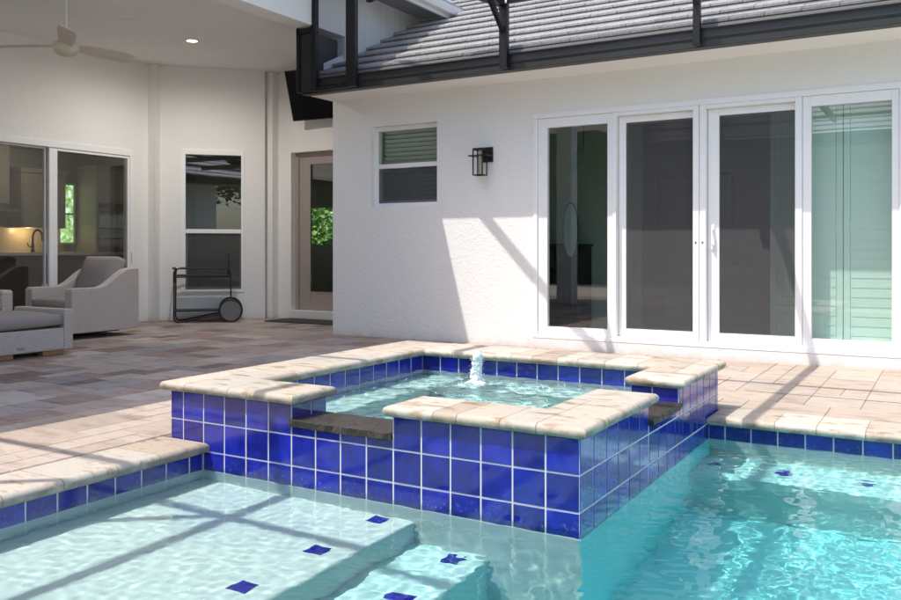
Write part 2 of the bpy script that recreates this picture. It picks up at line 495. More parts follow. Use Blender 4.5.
deck.box(-1.30, 6.2, 6.405, 6.417, -.004, .0025, 1, (1,1,1))
tag(deck.build('paver_deck', [M['paver'], M['joint']]), kind='structure')

# ------------------------------------------------------------------ swimming pool
PX0, PX1, PY0, PY1 = -3.44, 5.0, .92, 5.354
ZW, ZF = -.128, -1.22
pool = thing('swimming_pool', 'white plaster swimming pool with a shallow sun shelf and blue waterline tiles', 'pool', (-1, 3, 0))
b = MB()
b.box(PX0-.15, PX1+.15, PY0-.15, PY1+.15, ZF-.15, ZF)                       # floor
pb = b.build('basin', M['teal'], pool)
b = MB()
b.box(PX0-.15, PX0-.003, PY0-.15, 3.249, ZF, -.056)                            # left wall
b.box(-1.30, PX1+.15, PY1+.003, PY1+.15, ZF, -.056)                             # back wall
b.box(PX0, PX1+.15, PY0-.15, PY0, ZF, -.30)
b.box(PX1, PX1+.15, PY0, PY1, ZF, -.056)
pw_ = b.build('pool_wall', M['plaster'], pool)
b = MB(); b.box(PX0-.12, -2.10, PY0-.1, 3.40, ZF+.002, -.378)
s1 = b.build('shelf', M['plaster'], pool, bevel=.018, seg=3)
b = MB(); b.box(-2.40, -1.72, PY0-.1, 3.40, ZF+.002, -.628)
s2 = b.build('step', M['aqua'], pool, bevel=.018, seg=3)
b = MB(); b.box(-1.50, PX1+.1, 4.90, 5.48, ZF+.002, -.578)
s3 = b.build('bench', M['teal2'], pool, bevel=.018, seg=3)
receivers = [pb, pw_, s1, s2, s3]

P = .1524
def tiles(mb, origin, u, v, nrm, us, vs, r, gap=.0072, proud=.003, tone=None):
    """glazed tiles on a wall plane: origin + u*a + v*b, raised along nrm; us, vs are the joint positions"""
    o, u, v, nrm = Vector(origin), Vector(u), Vector(v), Vector(nrm)
    for i in range(len(us)-1):
        for j in range(len(vs)-1):
            a0, a1, b0, b1 = us[i]+gap/2, us[i+1]-gap/2, vs[j]+gap/2, vs[j+1]-gap/2
            if a1-a0 < .008 or b1-b0 < .008: continue
            k = r.uniform(.70, 1.22); c = (k*r.uniform(.8, 1.3), k, k*r.uniform(.93, 1.05))
            h = .0025
            tl = [proud + r.uniform(-.00045, .00045) for _ in range(4)]
            q = [o+u*a0+v*b0, o+u*a1+v*b0, o+u*a1+v*b1, o+u*a0+v*b1]
            p = [o+u*(a0+h)+v*(b0+h)+nrm*tl[0], o+u*(a1-h)+v*(b0+h)+nrm*tl[1], o+u*(a1-h)+v*(b1-h)+nrm*tl[2], o+u*(a0+h)+v*(b1-h)+nrm*tl[3]]
            mb.add(q+p, [(4,5,6,7),(0,1,5,4),(1,2,6,5),(2,3,7,6),(3,0,4,7)], 0, c)
def seq(a, b, first, step=P):
    s = [a]; x = first
    while x < b-1e-4:
        if x > a+1e-4: s.append(x)
        x += step
    s.append(b); return s
rt = random.Random(3)
tb = MB()
tiles(tb, (PX0-.003, 0, 0), (0,1,0), (0,0,1), (1,0,0), seq(PY0, 3.246, 3.246-P*15+.06, P), [-.208, -.056], rt)
receivers.append(tb.build('waterline_tiles', M['cobalt'], pool))
tb = MB(); tiles(tb, (0, PY1+.003, 0), (1,0,0), (0,0,1), (0,-1,0), seq(-1.304, PX1, -1.304+.0995, P), [-.208, -.056], rt)
receivers.append(tb.build('waterline_tiles', M['cobalt'], pool))
gb = MB(); gb.box(PX0-.02, PX0-.0025, PY0, 3.2465, -.21, -.0555); receivers.append(gb.build('tile_grout', M['grout'], pool))
gb = MB(); gb.box(-1.3035, PX1, PY1+.0025, PY1+.02, -.21, -.0555); receivers.append(gb.build('tile_grout', M['grout'], pool))

def marker(x, y, z, w=.075, rot=0.0):
    mb = MB(Matrix.Translation((x, y, z)) @ Matrix.Rotation(rot, 4, 'Z'))
    mb.box(-w/2, w/2, -w/2, w/2, 0, .007, 0, (.75, .8, .9))
    o = mb.build('marker_tile', M['cobalt'], pool, bevel=.002); receivers.append(o)
for y in (3.18, 2.747, 2.32, 1.89): marker(-2.255, y, -.3785, .085)
for y in (3.165, 2.745, 2.325): marker(-1.85, y, -.6285, .085)
for x in (-1.225, -.822, -.413, .0, .41): marker(x, 5.125, -.5785, .07, R(45))

# coping: polygon with a full bullnose on its edges, cut into stones
def coping(polys, z0, z1, stones, name, parent, seed, flat=()):
    r = random.Random(seed); bm = bmesh.new()
    cl = bm.faces.layers.float_color.new('Col')
    rad = (z1-z0)/2
    for poly in polys:
        n = len(poly); rings = []
        for k in range(9):
            t = -math.pi/2 + math.pi*k/8
            d = rad*(1-math.cos(t)); z = (z0+z1)/2 + rad*math.sin(t); ring = []
            for i in range(n):
                p0, p1, p2 = Vector(poly[i-1]), Vector(poly[i]), Vector(poly[(i+1) % n])
                e1 = (p1-p0).normalized(); e2 = (p2-p1).normalized()
                n1 = Vector((-e1.y, e1.x)); n2 = Vector((-e2.y, e2.x))
                m = (n1+n2); m = m/ max(.2, (1+n1.dot(n2)))
                q = p1 + m*d
                ring.append(bm.verts.new((q.x, q.y, z)))
            rings.append(ring)
        for k in range(8):
            for i in range(n):
                j = (i+1) % n
                bm.faces.new((rings[k][i], rings[k][j], rings[k+1][j], rings[k+1][i]))
        bm.faces.new(rings[-1]); bm.faces.new(list(reversed(rings[0])))
    jw = .0028
    for axis, vals, (x0, x1, y0, y1) in stones:
        nv = Vector((1,0,0)) if axis == 'X' else Vector((0,1,0))
        for val in vals:
            for off in (-jw, jw):
                fs = [f for f in bm.faces if x0-.3 <= f.calc_center_median().x <= x1+.3 and y0-.3 <= f.calc_center_median().y <= y1+.3]
                fs = [f for f in bm.faces]
                geo = set(fs)
                for f in fs: geo.update(f.edges); geo.update(f.verts)
                bmesh.ops.bisect_plane(bm, geom=list(geo), plane_co=nv*(val+off), plane_no=nv, dist=1e-6)
    cols = {}
    for f in bm.faces:
        c = f.calc_center_median(); key = None
        for si, (axis, vals, (x0, x1, y0, y1)) in enumerate(stones):
            if x0 <= c.x <= x1 and y0 <= c.y <= y1:
                x = c.x if axis == 'X' else c.y
                near = min(abs(x-v) for v in vals) if vals else 9
                if near < jw: key = 'joint'
                else: key = (si, sum(1 for v in vals if v < x))
                break
        if key == 'joint': col = (.22, .185, .155)
        else:
            if key not in cols:
                base = r.choice([(.44,.39,.325),(.48,.435,.375),(.38,.32,.255),(.43,.40,.35),(.345,.285,.225),(.51,.47,.41)]); k = r.uniform(.95, 1.05)
                cols[key] = tuple(x*k for x in base)
            col = cols[key]
        f[cl] = (*col, 1)
    bmesh.ops.recalc_face_normals(bm, faces=bm.faces)
    me = bpy.data.meshes.new(name); bm.to_mesh(me); bm.free(); me.materials.append(M['coping'])
    o = finish(name, me, parent, smooth=True); return o
def cuts(a, b, r, lo=.14, hi=.32):
    s = []; x = a + r.uniform(lo, hi)
    while x < b-.08:
        s.append(x); x += r.uniform(lo, hi)
    return s
rc = random.Random(21)
lc = cuts(PY0, 3.24, rc, .18, .31)
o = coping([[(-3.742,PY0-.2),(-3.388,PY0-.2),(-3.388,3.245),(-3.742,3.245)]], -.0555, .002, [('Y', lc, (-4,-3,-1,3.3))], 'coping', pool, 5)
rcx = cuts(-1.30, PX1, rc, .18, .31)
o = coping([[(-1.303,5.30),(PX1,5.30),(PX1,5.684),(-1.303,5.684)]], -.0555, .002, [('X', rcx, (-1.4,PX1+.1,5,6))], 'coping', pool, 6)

# ------------------------------------------------------------------ raised spa
spa = thing('raised_spa', 'raised square spa clad in cobalt blue tiles with pale stone coping', 'spa', (-2.5, 4.4, 0))
x0, x1, y0, y1 = -3.684, -1.306, 3.248, 5.60
ix0, ix1, iy0, iy1 = -3.33, -1.58, 3.52, 5.25
ZC = .255; ZB = ZF+.001
b = MB()
b.box(x0, -2.829, y0, iy0, ZB, ZC); b.box(-2.829, -2.221, y0, iy0, ZB, .146); b.box(-2.221, x1, y0, iy0, ZB, ZC)
b.box(ix1, x1, iy0, 4.15, ZB, ZC); b.box(ix1, x1, 4.15, 4.70, ZB, .146); b.box(ix1, x1, 4.70, y1, ZB, ZC)
b.box(x0, ix0, iy0, y1, ZB, ZC); b.box(ix0, ix1, iy1, y1, ZB, ZC)
shell = b.build('shell', M['grout'], spa); receivers.append(shell)
b = MB(); b.box(ix0, ix1, iy0, iy1, ZB, -.35)
spf = b.build('spa_floor', M['aqua'], spa)
b = MB(); b.box(ix0+.001, ix1-.001, iy1-.38, iy1-.001, -.349, -.08); b.box(ix0+.001, ix0+.36, iy0+.001, iy1-.382, -.349, -.08)
spb = b.build('spa_bench', M['plaster'], spa, bevel=.02); receivers += [spf, spb]
tb = MB(); zr = [-.50, -.3548, -.2024, -.05, .1024, ZC]
zr_ex = [-.2024, -.05, .1024, ZC]; zr_low = [-.2024, -.05, .1024, .146]
fx = seq(-3.686, -1.304, -1.304-15*P)
fl = [x for x in fx if x < -2.82]; fm = [x for x in fx if -2.84 < x < -2.21]; fr_ = [x for x in fx if x > -2.23]
for us, zz in ((fl, zr_ex), (fm, zr_low), (fr_, zr_ex)):
    tiles(tb, (0, y0, 0), (1,0,0), (0,0,1), (0,-1,0), us, zz, rt)
ry = [3.246+P*k for k in range(17)]
ry = [y for y in ry if y < 5.6] + [5.60]
ra = [y for y in ry if y < 4.15] + [4.15]; rb_ = [4.15]+[y for y in ry if 4.16 < y < 4.69]+[4.70]; rcc = [4.70]+[y for y in ry if y > 4.71]
for us, zz in ((ra, zr_ex), (rb_, zr_low), (rcc, zr_ex)):
    tiles(tb, (x1, 0, 0), (0,1,0), (0,0,1), (1,0,0), us, zz, rt)
# deeper rows below the water
for us, pl in ((fx, 0), (ry, 1)):
    pass
# gap cheeks
for (o_, u_, n_, us) in (((-2.829,0,0),(0,1,0),(1,0,0),[3.25,3.40,3.52]), ((-2.221,0,0),(0,1,0),(-1,0,0),[3.25,3.40,3.52]),
                         ((0,4.15,0),(1,0,0),(0,1,0),[-1.58,-1.456,-1.306]), ((0,4.70,0),(1,0,0),(0,-1,0),[-1.58,-1.456,-1.306])):
    tiles(tb, o_, u_, (0,0,1), n_, us, [.146, ZC], rt)
# inside band above the spa water
zi = [.05, .1035, ZC]
zi = [.1024, ZC]
tiles(tb, (0, iy1, 0), (1,0,0), (0,0,1), (0,-1,0), seq(ix0, ix1, ix0+P), zi, rt)
tiles(tb, (ix0, 0, 0), (0,1,0), (0,0,1), (1,0,0), seq(iy0, iy1, iy1-11*P), zi, rt)
tiles(tb, (ix1, 0, 0), (0,1,0), (0,0,1), (-1,0,0), seq(iy0, 4.15, iy0+P), zi, rt)
tiles(tb, (ix1, 0, 0), (0,1,0), (0,0,1), (-1,0,0), seq(4.70, iy1, 4.70+P), zi, rt)
tiles(tb, (0, iy0, 0), (1,0,0), (0,0,1), (0,1,0), seq(ix0, -2.829, ix0+P), zi, rt)
tiles(tb, (0, iy0, 0), (1,0,0), (0,0,1), (0,1,0), seq(-2.221, ix1, -2.221+P), zi, rt)
tiles(tb, (x0, 0, 0), (0,1,0), (0,0,1), (-1,0,0), seq(3.246, 5.6, 3.246+P), [-.05, .1024, ZC], rt)
tl_ = tb.build('glazed_tiles', M['cobalt'], spa); receivers.append(tl_)
# underwater part of the spa walls is plastered
b = MB(); b.box(-3.44, x1-.001, y0-.006, y0-.0005, ZB, -.2050)
receivers.append(b.build('plaster_skirt', M['plaster'], spa))  # front face given the paler plaster because sun lights it
b = MB(); b.box(x1+.0005, x1+.006, y0-.006, 5.355, ZB, -.2050)
receivers.append(b.build('plaster_skirt', M['teal'], spa))  # side face teal: water depth and shade put into its colour
OV = .042
polyC = [(-3.686-OV,3.246-OV),(-2.785,3.246-OV),(-2.785,3.555),(-3.29,3.555),(-3.29,5.205),(-1.605,5.205),(-1.605,4.665),(-1.304+OV,4.665),(-1.304+OV,5.645),(-3.686-OV,5.645)]
polyF = [(-2.252,3.246-OV),(-1.304+OV,3.246-OV),(-1.304+OV,4.19),(-1.595,4.19),(-1.595,3.555),(-2.252,3.555)]
r2 = random.Random(8)
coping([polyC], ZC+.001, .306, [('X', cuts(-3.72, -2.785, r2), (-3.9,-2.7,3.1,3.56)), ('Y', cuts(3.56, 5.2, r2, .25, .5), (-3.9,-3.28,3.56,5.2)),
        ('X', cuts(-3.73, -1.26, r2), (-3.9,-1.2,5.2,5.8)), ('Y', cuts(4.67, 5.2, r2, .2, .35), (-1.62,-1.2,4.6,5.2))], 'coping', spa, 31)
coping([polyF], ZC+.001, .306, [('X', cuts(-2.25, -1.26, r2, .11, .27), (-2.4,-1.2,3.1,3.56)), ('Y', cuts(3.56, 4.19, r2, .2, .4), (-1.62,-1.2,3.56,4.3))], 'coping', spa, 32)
def slab(x0, x1, y0, y1, z0, z1, seed):
    bm = bmesh.new(); r = random.Random(seed)
    me = bpy.data.meshes.new('spillway_slab'); mb = MB(); nx = max(2, int((x1-x0)/.02)); ny = max(2, int((y1-y0)/.02))
    top = [[(x0+(x1-x0)*i/nx, y0+(y1-y0)*j/ny) for j in range(ny+1)] for i in range(nx+1)]
    vs = []; idx = {}
    for lay, z in ((0, z0), (1, z1)):
        for i in range(nx+1):
            for j in range(ny+1):
                x, y = top[i][j]; ed = (i in (0, nx)) or (j in (0, ny))
                jx = r.uniform(-.006, .006) if ed and i in (0, nx) else 0; jy = r.uniform(-.006, .006) if ed and j in (0, ny) else 0
                idx[lay, i, j] = len(vs); vs.append((x+jx, y+jy, z + r.uniform(-.002, .002) - (.003 if ed and lay else 0)))
    fs = []
    for i in range(nx):
        for j in range(ny):
            fs.append((idx[1,i,j], idx[1,i+1,j], idx[1,i+1,j+1], idx[1,i,j+1])); fs.append((idx[0,i,j], idx[0,i,j+1], idx[0,i+1,j+1], idx[0,i+1,j]))
    for i in range(nx):
        for j in (0, ny): fs.append((idx[0,i,j], idx[0,i+1,j], idx[1,i+1,j], idx[1,i,j]))
    for j in range(ny):
        for i in (0, nx): fs.append((idx[0,i,j], idx[0,i,j+1], idx[1,i,j+1], idx[1,i,j]))
    mb.add(vs, fs); bm.free()
    return mb.build('spillway_slab', M['spill'], spa)
slab(-2.836, -2.222, 3.226, 3.50, .1465, .181, 1)
slab(-1.56, -1.284, 4.153, 4.697, .1465, .181, 2)

# ------------------------------------------------------------------ water
def waves(seed, n, lmin, lmax, slope, dirbias=None, spread=3.14):
    r = random.Random(seed); out = []
    for i in range(n):
        lam = lmin*(lmax/lmin)**(r.random()); a = r.uniform(-math.pi, math.pi) if dirbias is None else dirbias + r.uniform(-spread, spread)
        k = 2*math.pi/lam; amp = slope/k/math.sqrt(n)*1.414
        out.append((k*math.cos(a), k*math.sin(a), r.uniform(0, 6.283), amp*r.uniform(.5, 1.4)))
    return out
def water_sheet(name, xs, ys, keep, z0, ws, mat, mod=None):
    X, Y = np.meshgrid(np.array(xs), np.array(ys), indexing='ij'); Z = np.zeros_like(X)
    for kx, ky, p, a in ws: Z += a*np.sin(kx*X + ky*Y + p)
    if mod: Z *= np.vectorize(mod)(X, Y)
    me = bpy.data.meshes.new(name); idx = {}; vs = []; fs = []
    def vid(i, j):
        if (i, j) not in idx:
            idx[i, j] = len(vs); vs.append((xs[i], ys[j], z0+float(Z[i, j])))
        return idx[i, j]
    for i in range(len(xs)-1):
        for j in range(len(ys)-1):
            if keep((xs[i]+xs[i+1])/2, (ys[j]+ys[j+1])/2):
                fs.append((vid(i,j), vid(i+1,j), vid(i+1,j+1), vid(i,j+1)))
    me.from_pydata(vs, [], fs); me.polygons.foreach_set('use_smooth', [True]*len(fs)); me.materials.append(mat)
    o = bpy.data.objects.new(name, me); COL.objects.link(o); o.cycles.is_caustics_caster = True
    return tag(o, kind='structure')
def lin(a, b, st):
    n = max(1, int(round((b-a)/st))); return [a+(b-a)*i/n for i in range(n+1)]
xs = lin(PX0-.002, .5, .0105) + lin(.5, PX1, .05)[1:]; ys = lin(PY0, 1.8, .05) + lin(1.8, PY1+.002, .0105)[1:]
def pmod(x, y):
    # the right of the pool is stirred by the spillway and return jets, the shelf only ripples
    return .62 + .38*max(0, min(1, (x+2.0)/1.2))
pw = water_sheet('pool_water', xs, ys, lambda x, y: not (x < -1.42 and y > 3.36), ZW, waves(7, 30, .12, .26, .024) + waves(17, 44, .040, .085, .038), M['water'], pmod)
xs = lin(ix0-.02, ix1+.02, .016); ys = lin(iy0-.02, iy1+.02, .016)
def smod(x, y):
    d = math.hypot(x+2.67, y-4.9); return .75 + .9*math.exp(-d*d/.35)
SPAW = waves(9, 30, .06, .26, .085)
sw = water_sheet('spa_water', xs, ys, lambda x, y: True, .158, SPAW, M['spawater'], smod)
for o in receivers: o.cycles.is_caustics_receiver = True

# bubbler jet standing in the spa
rj = random.Random(6); b = MB()
n = 40; K = 60; vs = []
for k in range(K+1):
    t = k/K; z = .150 + .215*t
    rr = .040 - .010*t if t < .72 else .0328*math.sqrt(max(0, 1-((t-.72)/.28)**2)) + .0008
    if t < .10: rr += (.10-t)*.42
    for i in range(n):
        a = 2*math.pi*i/n; ca, sa = math.cos(a), math.sin(a)
        q = .30*noise.noise(Vector((ca*1.6, sa*1.6, z*18))) + .22*noise.noise(Vector((ca*4, sa*4, z*60+5))) + .13*noise.noise(Vector((ca*9, sa*9, z*150)))
        r_ = rr*(1+q); sway = .006*math.sin(z*22)
        vs.append((-2.675 + r_*ca + sway, 4.88 + r_*sa, z + .006*noise.noise(Vector((ca*3, sa*3, 7)))*t))
fs = [(k*n+i, k*n+(i+1) % n, (k+1)*n+(i+1) % n, (k+1)*n+i) for k in range(K) for i in range(n)] + [tuple(K*n+i for i in range(n))]
b.add(vs, fs)
for _ in range(150):
    a = rj.uniform(0, 6.28); t = rj.random(); rr = rj.uniform(.026, .05)*(1.25-.45*t); r0 = rj.uniform(.0012, .0035)
    b.lathe([(r0*.2,-r0),(r0*.85,-r0*.5),(r0,0),(r0*.85,r0*.5),(r0*.2,r0)], (-2.675+rr*math.cos(a), 4.88+rr*math.sin(a), .165+.21*t), 6)
fj = b.build('water_jet', M['foam'], smooth='all', base=(-2.675, 4.88, .15))
tag(fj, 'small white bubbling water jet rising from the spa water', 'water jet')
# foam streaks drifting on the spa surface around the jet
b = MB(); rf = random.Random(12)
def spa_h(x, y): return .158 + sum(a_*math.sin(kx*x+ky*y+p_) for kx, ky, p_, a_ in SPAW)*smod(x, y)
for _ in range(800):
    d = abs(rf.gauss(0, .55)); a = rf.uniform(0, 6.283); x, y = -2.675+d*math.cos(a)*1.1, 4.72+d*math.sin(a)*.9
    if not (ix0+.02 < x < ix1-.02 and iy0+.02 < y < iy1-.02): continue
    if noise.noise(Vector((x*7, y*7, 3))) + .5*noise.noise(Vector((x*19, y*19, 9))) < .12: continue
    r0 = rf.uniform(.0015, .0045); z = spa_h(x, y)
    b.lathe([(r0,-.0004),(r0*.8,r0*.45),(r0*.25,r0*.7)], (x, y, z), 6)
tag(b.build('spa_foam', M['foam'], smooth='all'), kind='stuff')

# ------------------------------------------------------------------ house
YW = 8.155
house = thing('house', 'single storey white stucco house with covered patio and pale tile roof', 'house', (-4, YW, 0))
def wall_cells(mb, u0, u1, z0, z1, holes, emit):
    us = sorted({u0, u1, *[h[0] for h in holes], *[h[1] for h in holes]}); zs = sorted({z0, z1, *[h[2] for h in holes], *[h[3] for h in holes]})
    us = [u for u in us if u0 <= u <= u1]; zs = [z for z in zs if z0 <= z <= z1]
    for i in range(len(us)-1):
        for j in range(len(zs)-1):
            uc, zc = (us[i]+us[i+1])/2, (zs[j]+zs[j+1])/2
            if any(h[0] < uc < h[1] and h[2] < zc < h[3] for h in holes): continue
            emit(us[i], us[i+1], zs[j], zs[j+1])
DX0, DX1, DZ0, DZ1 = -3.796, -.344, .10, 2.444
WX0, WX1, WZ0, WZ1 = -5.886, -4.979, 1.52, 2.458
b = MB()
wall_cells(b, -6.45, 6.2, -.06, 2.82, [(DX0, DX1, DZ0, DZ1), (WX0, WX1, WZ0, WZ1)], lambda a, c, d, e: b.box(a, c, YW, YW+.22, d, e))
b.box(-6.45, -6.25, YW+.22, 9.75, -.06, 2.82)                                   # return beside the patio door
b.build('wall', M['stucco'], house)
b = MB()
b.box(DX0-.06, DX1+.06, YW-.028, YW-.0005, -.02, DZ0+.002)
b.build('door_curb', M['sill'], house, bevel=.004)
# soffit and eave of the bedroom wing
b = MB(); b.box(-6.42, 6.2, 7.545, YW+.1, 2.800, 2.86); b.build('soffit', M['stucco'], house)
b = MB()
prof = [(7.54,2.79),(7.54,2.845),(7.528,2.87),(7.532,2.935),(7.520,2.948),(7.520,2.962),(7.60,2.962),(7.66,2.95),(7.66,2.79)]
b.prism(prof, lambda y, z: (-6.42, y, z), lambda y, z: (6.2, y, z))
b.build('gutter', M['gutter'], house, bevel=.004)
# tiled roof of the bedroom wing: courses of flat tiles lapping each other
rr_ = random.Random(15); b = MB(); sl_ = .52; cs = 1/math.sqrt(1+sl_*sl_)
for k in range(16):
    ya = 7.60 + k*.297; za = 2.985 + (ya-7.54)*sl_ - .045
    x = -6.40 - (k % 2)*.14
    while x < 6.2:
        xe = min(6.2, x+.295); xs_ = max(-6.40, x)
        dz = rr_.uniform(-.002, .002); kcol = rr_.uniform(.93, 1.05)
        y2 = ya+.325; z2 = za+.325*sl_
        lo, hi = .034, .066          # the front edge stands proud of the course below and leaves a dark gap under it
        vs = [(xs_+.0015,ya,za+dz+lo),(xe-.0015,ya,za+dz+lo),(xe-.0015,y2,z2-.004),(xs_+.0015,y2,z2-.004),
              (xs_+.0015,ya,za+dz+hi),(xe-.0015,ya,za+dz+hi),(xe-.0015,y2,z2+.016),(xs_+.0015,y2,z2+.016)]
        b.add(vs, [(0,3,2,1),(4,5,6,7),(0,1,5,4),(1,2,6,5),(2,3,7,6),(3,0,4,7)], 0, (kcol, kcol, kcol))
        x += .295
    b.box(-6.40, 6.2, ya+.06, ya+.075, za+.01, za+.055, 1)
b.add([(-6.40,7.50,2.945),(6.2,7.50,2.945),(6.2,12.6,2.945+5.1*sl_),(-6.40,12.6,2.945+5.1*sl_)], [(0,1,2,3)], 1)
b.add([(-6.40,12.6,2.93+5.1*sl_),(6.2,12.6,2.93+5.1*sl_),(6.2,13.2,2.9),(-6.40,13.2,2.9)], [(0,1,2,3)], 0)
M['underlay'] = plain('roof_underlay', (.14, .135, .13), .9)
roof1 = b.build('roof', [M['rooftile'], M['underlay']], house, bevel=.006, seg=1)
# pale rake board on the roof's left end
b = MB(); b.bar((-6.39, 7.62, 3.03), (-6.23, 8.06, 3.27), .05, .10); b.build('rake_board', M['white'], house)

# ---- bedroom slider: frame part with sashes, panes, screens and handle as sub-parts
FY = YW-.012
b = MB()
b.box(DX0, DX1, FY, YW+.17, 2.388, DZ1)                                          # head
b.box(DX0, DX0+.05, FY, YW+.17, .142, 2.388); b.box(DX1-.05, DX1, FY, YW+.17, .142, 2.388)
b.box(DX0, DX1, FY-.02, YW+.17, DZ0+.003, .142)                                   # track sill
slider = b.build('sliding_door', M['trim'], house, bevel=.004)
def sash(x0, x1, z0, z1, ya, yb, l, r_, bt, tp, nm='sash'):
    m = MB(); m.box(x0, x0+l, ya, yb, z0, z1); m.box(x1-r_, x1, ya, yb, z0, z1)
    m.box(x0+l, x1-r_, ya, yb, z0, z0+bt); m.box(x0+l, x1-r_, ya, yb, z1-tp, z1)
    return sub(nm, m, M['trim'], slider, bevel=.003)
def pane(x0, x1, z0, z1, y, mat, parent, nm='pane', th=.006):
    m = MB(); m.box(x0, x1, y, y+th, z0, z1); return sub(nm, m, mat, parent)
sash(-3.743, -2.930, .143, 2.386, YW+.005, YW+.06, .105, .055, .08, .098)
pane(-3.64, -2.984, .222, 2.289, YW+.035, M['tglass'], slider)
sash(-1.160, -.396, .143, 2.386, YW+.005, YW+.06, .072, .055, .088, .09)
pane(-1.09, -.45, .23, 2.297, YW+.035, M['tglass'], slider)
# posts and meeting stiles
m = MB()
for a, c in ((-2.928, -2.890), (-1.222, -1.163)):
    q = MB(); q.box(a, c, FY+.004, YW+.10, .143, 2.387); sub('mullion', q, M['trim'], slider, bevel=.003)
m.box(-2.131, -2.076, FY+.002, YW+.08, .143, 2.387); m.box(-2.066, -2.010, FY+.002, YW+.08, .143, 2.387); m.box(-2.077, -2.065, FY+.02, YW+.08, .143, 2.387)
sub('mullion', m, M['trim'], slider, bevel=.003)
for a, c in ((-2.889, -2.132), (-2.009, -1.223)):
    for za, zb in ((2.352, 2.3865), (.1435, .158)):
        m = MB(); m.box(a, c, FY+.006, YW+.09, za, zb); sub('track', m, M['trim'], slider, bevel=.002)
for a, c, l, r_ in ((-2.885, -2.10, .075, .035), (-2.006, -1.20, .105, .03)):
    sash(a, c, .16, 2.35, YW+.060, YW+.088, l, r_, .075, .065)
    pane(a+l-.005, c-r_+.005, .23, 2.29, YW+.066, M['screen'], slider, 'insect_screen', .002)
    sash(a, c, .16, 2.35, YW+.128, YW+.165, l*.9, r_, .075, .07)
    pane(a+l-.01, c-r_+.005, .23, 2.285, YW+.145, M['tglass'], slider)
m = MB(); m.box(-1.972, -1.940, YW+.045, YW+.060, 1.02, 1.26)
m.tube([(-1.956, YW+.050, 1.06), (-1.956, YW+.010, 1.07), (-1.956, YW+.010, 1.21), (-1.956, YW+.050, 1.22)], .009, 8)
m.lathe([(.010, 0), (.010, .02)], (-1.956, YW+.045, 1.035), 10, axis=(0,-1,0))
sub('handle', m, M['trim'], slider, bevel=.002)
for x in (-2.103, -2.04):
    m = MB(); m.lathe([(.008, 0), (.008, .006)], (x, FY+.002, 1.09), 10, axis=(0,-1,0)); sub('lock_button', m, M['black'], slider)

# ---- bedroom single hung window
b = MB(); ya, yb = YW+.075, YW+.15
b.box(WX0, WX1, ya, yb, WZ1-.05, WZ1); b.box(WX0, WX1, ya, yb, WZ0, WZ0+.045); b.box(WX0, WX0+.055, ya, yb, WZ0+.045, WZ1-.05); b.box(WX1-.04, WX1, ya, yb, WZ0+.045, WZ1-.05)
win = b.build('window', M['trim'], house, bevel=.003)
def hung(parent, xa, xb, z0, zm, z1, ya, g1, g2):
    m = MB(); m.box(xa, xb, ya-.012, ya+.03, zm-.026, zm+.026); sub('meeting_rail', m, M['trim'], parent, bevel=.003)
    m = MB(); m.box(xa, xa+.035, ya+.022, ya+.05, z0, zm-.027); m.box(xb-.02, xb, ya+.022, ya+.05, z0, zm-.027); m.box(xa+.035, xb-.02, ya+.022, ya+.05, z0, z0+.03)
    sub('sash', m, M['trim'], parent, bevel=.002)
    pane(xa, xb, zm+.027, z1, ya+.012, g1, parent); pane(xa+.03, xb-.018, z0+.028, zm-.02, ya+.036, g1, parent)
    if g2: pane(xa, xb, z0, zm-.03, ya+.014, g2, parent, 'insect_screen', .002)
hung(win, WX0+.055, WX1-.04, WZ0+.045, 1.995, WZ1-.05, ya, M['tglass'], M['screen'])
# raised bedroom blind just behind the glass: a thing of its own
bl = thing('window_blind', 'horizontal slat blind closed behind the small bedroom window', 'blind', ((WX0+WX1)/2, YW+.23, WZ0))
m = MB(); z = WZ0+.05
while z < WZ1-.03:
    m.add([(WX0+.05, YW+.205, z+.022), (WX1-.03, YW+.205, z+.022), (WX1-.03, YW+.245, z-.012), (WX0+.05, YW+.245, z-.012),
           (WX0+.05, YW+.207, z+.025), (WX1-.03, YW+.207, z+.025), (WX1-.03, YW+.247, z-.009), (WX0+.05, YW+.247, z-.009)],
          [(0,1,2,3),(4,5,6,7),(0,1,5,4),(1,2,6,5),(2,3,7,6),(3,0,4,7)]); z += .052
m.build('slats', M['blind'], bl)
m = MB(); m.box(WX0+.045, WX1-.025, YW+.195, YW+.25, WZ1-.02, WZ1+.03); m.build('head_rail', M['blind'], bl)

# ---- lanai: ceiling, beam, walls
ZL = 3.68
b = MB(); b.box(-10.15, -6.452, -1.6, 9.9, ZL, ZL+.1); b.build('ceiling', M['ceiling'], house)
b = MB(); b.box(-6.45, -6.20, -1.6, 8.15, 3.54, 4.20); b.box(-6.45, -6.20, 8.07, 8.15, 2.99+.2, 3.54); b.box(-6.45, -6.20, 8.151, 13.2, 2.83, 4.20)
b.build('beam', M['stucco'], house, bevel=.006)
b = MB(); b.box(-6.45, -6.15, 1.2, 1.5, 0, 3.539); b.build('column', M['stucco'], house, bevel=.008)
b = MB(); b.box(-5.73, -5.70, -1.6, 9.95, 4.05, 4.20); b.build('eave', M['white'], house)
b = MB(); b.box(-6.199, -5.731, -1.6, 9.93, 4.13, 4.17); b.build('soffit', plain('vented_soffit', (.20, .195, .19), .7), house)
b = MB(); prof = [(-5.695,4.20),(-5.60,4.20),(-5.585,4.14),(-5.60,4.09),(-5.695,4.07)]
prof = [(-5.698,4.205),(-5.62,4.205),(-5.61,4.15),(-5.63,4.10),(-5.698,4.09)]
b.prism(prof, lambda x, z: (x, -1.6, z), lambda x, z: (x, 9.98, z)); b.tube([(-5.655, 9.93, 4.11), (-5.655, 9.93, 4.02), (-5.655, 9.99, 3.95), (-5.655, 10.2, 3.90)], .035, 8)
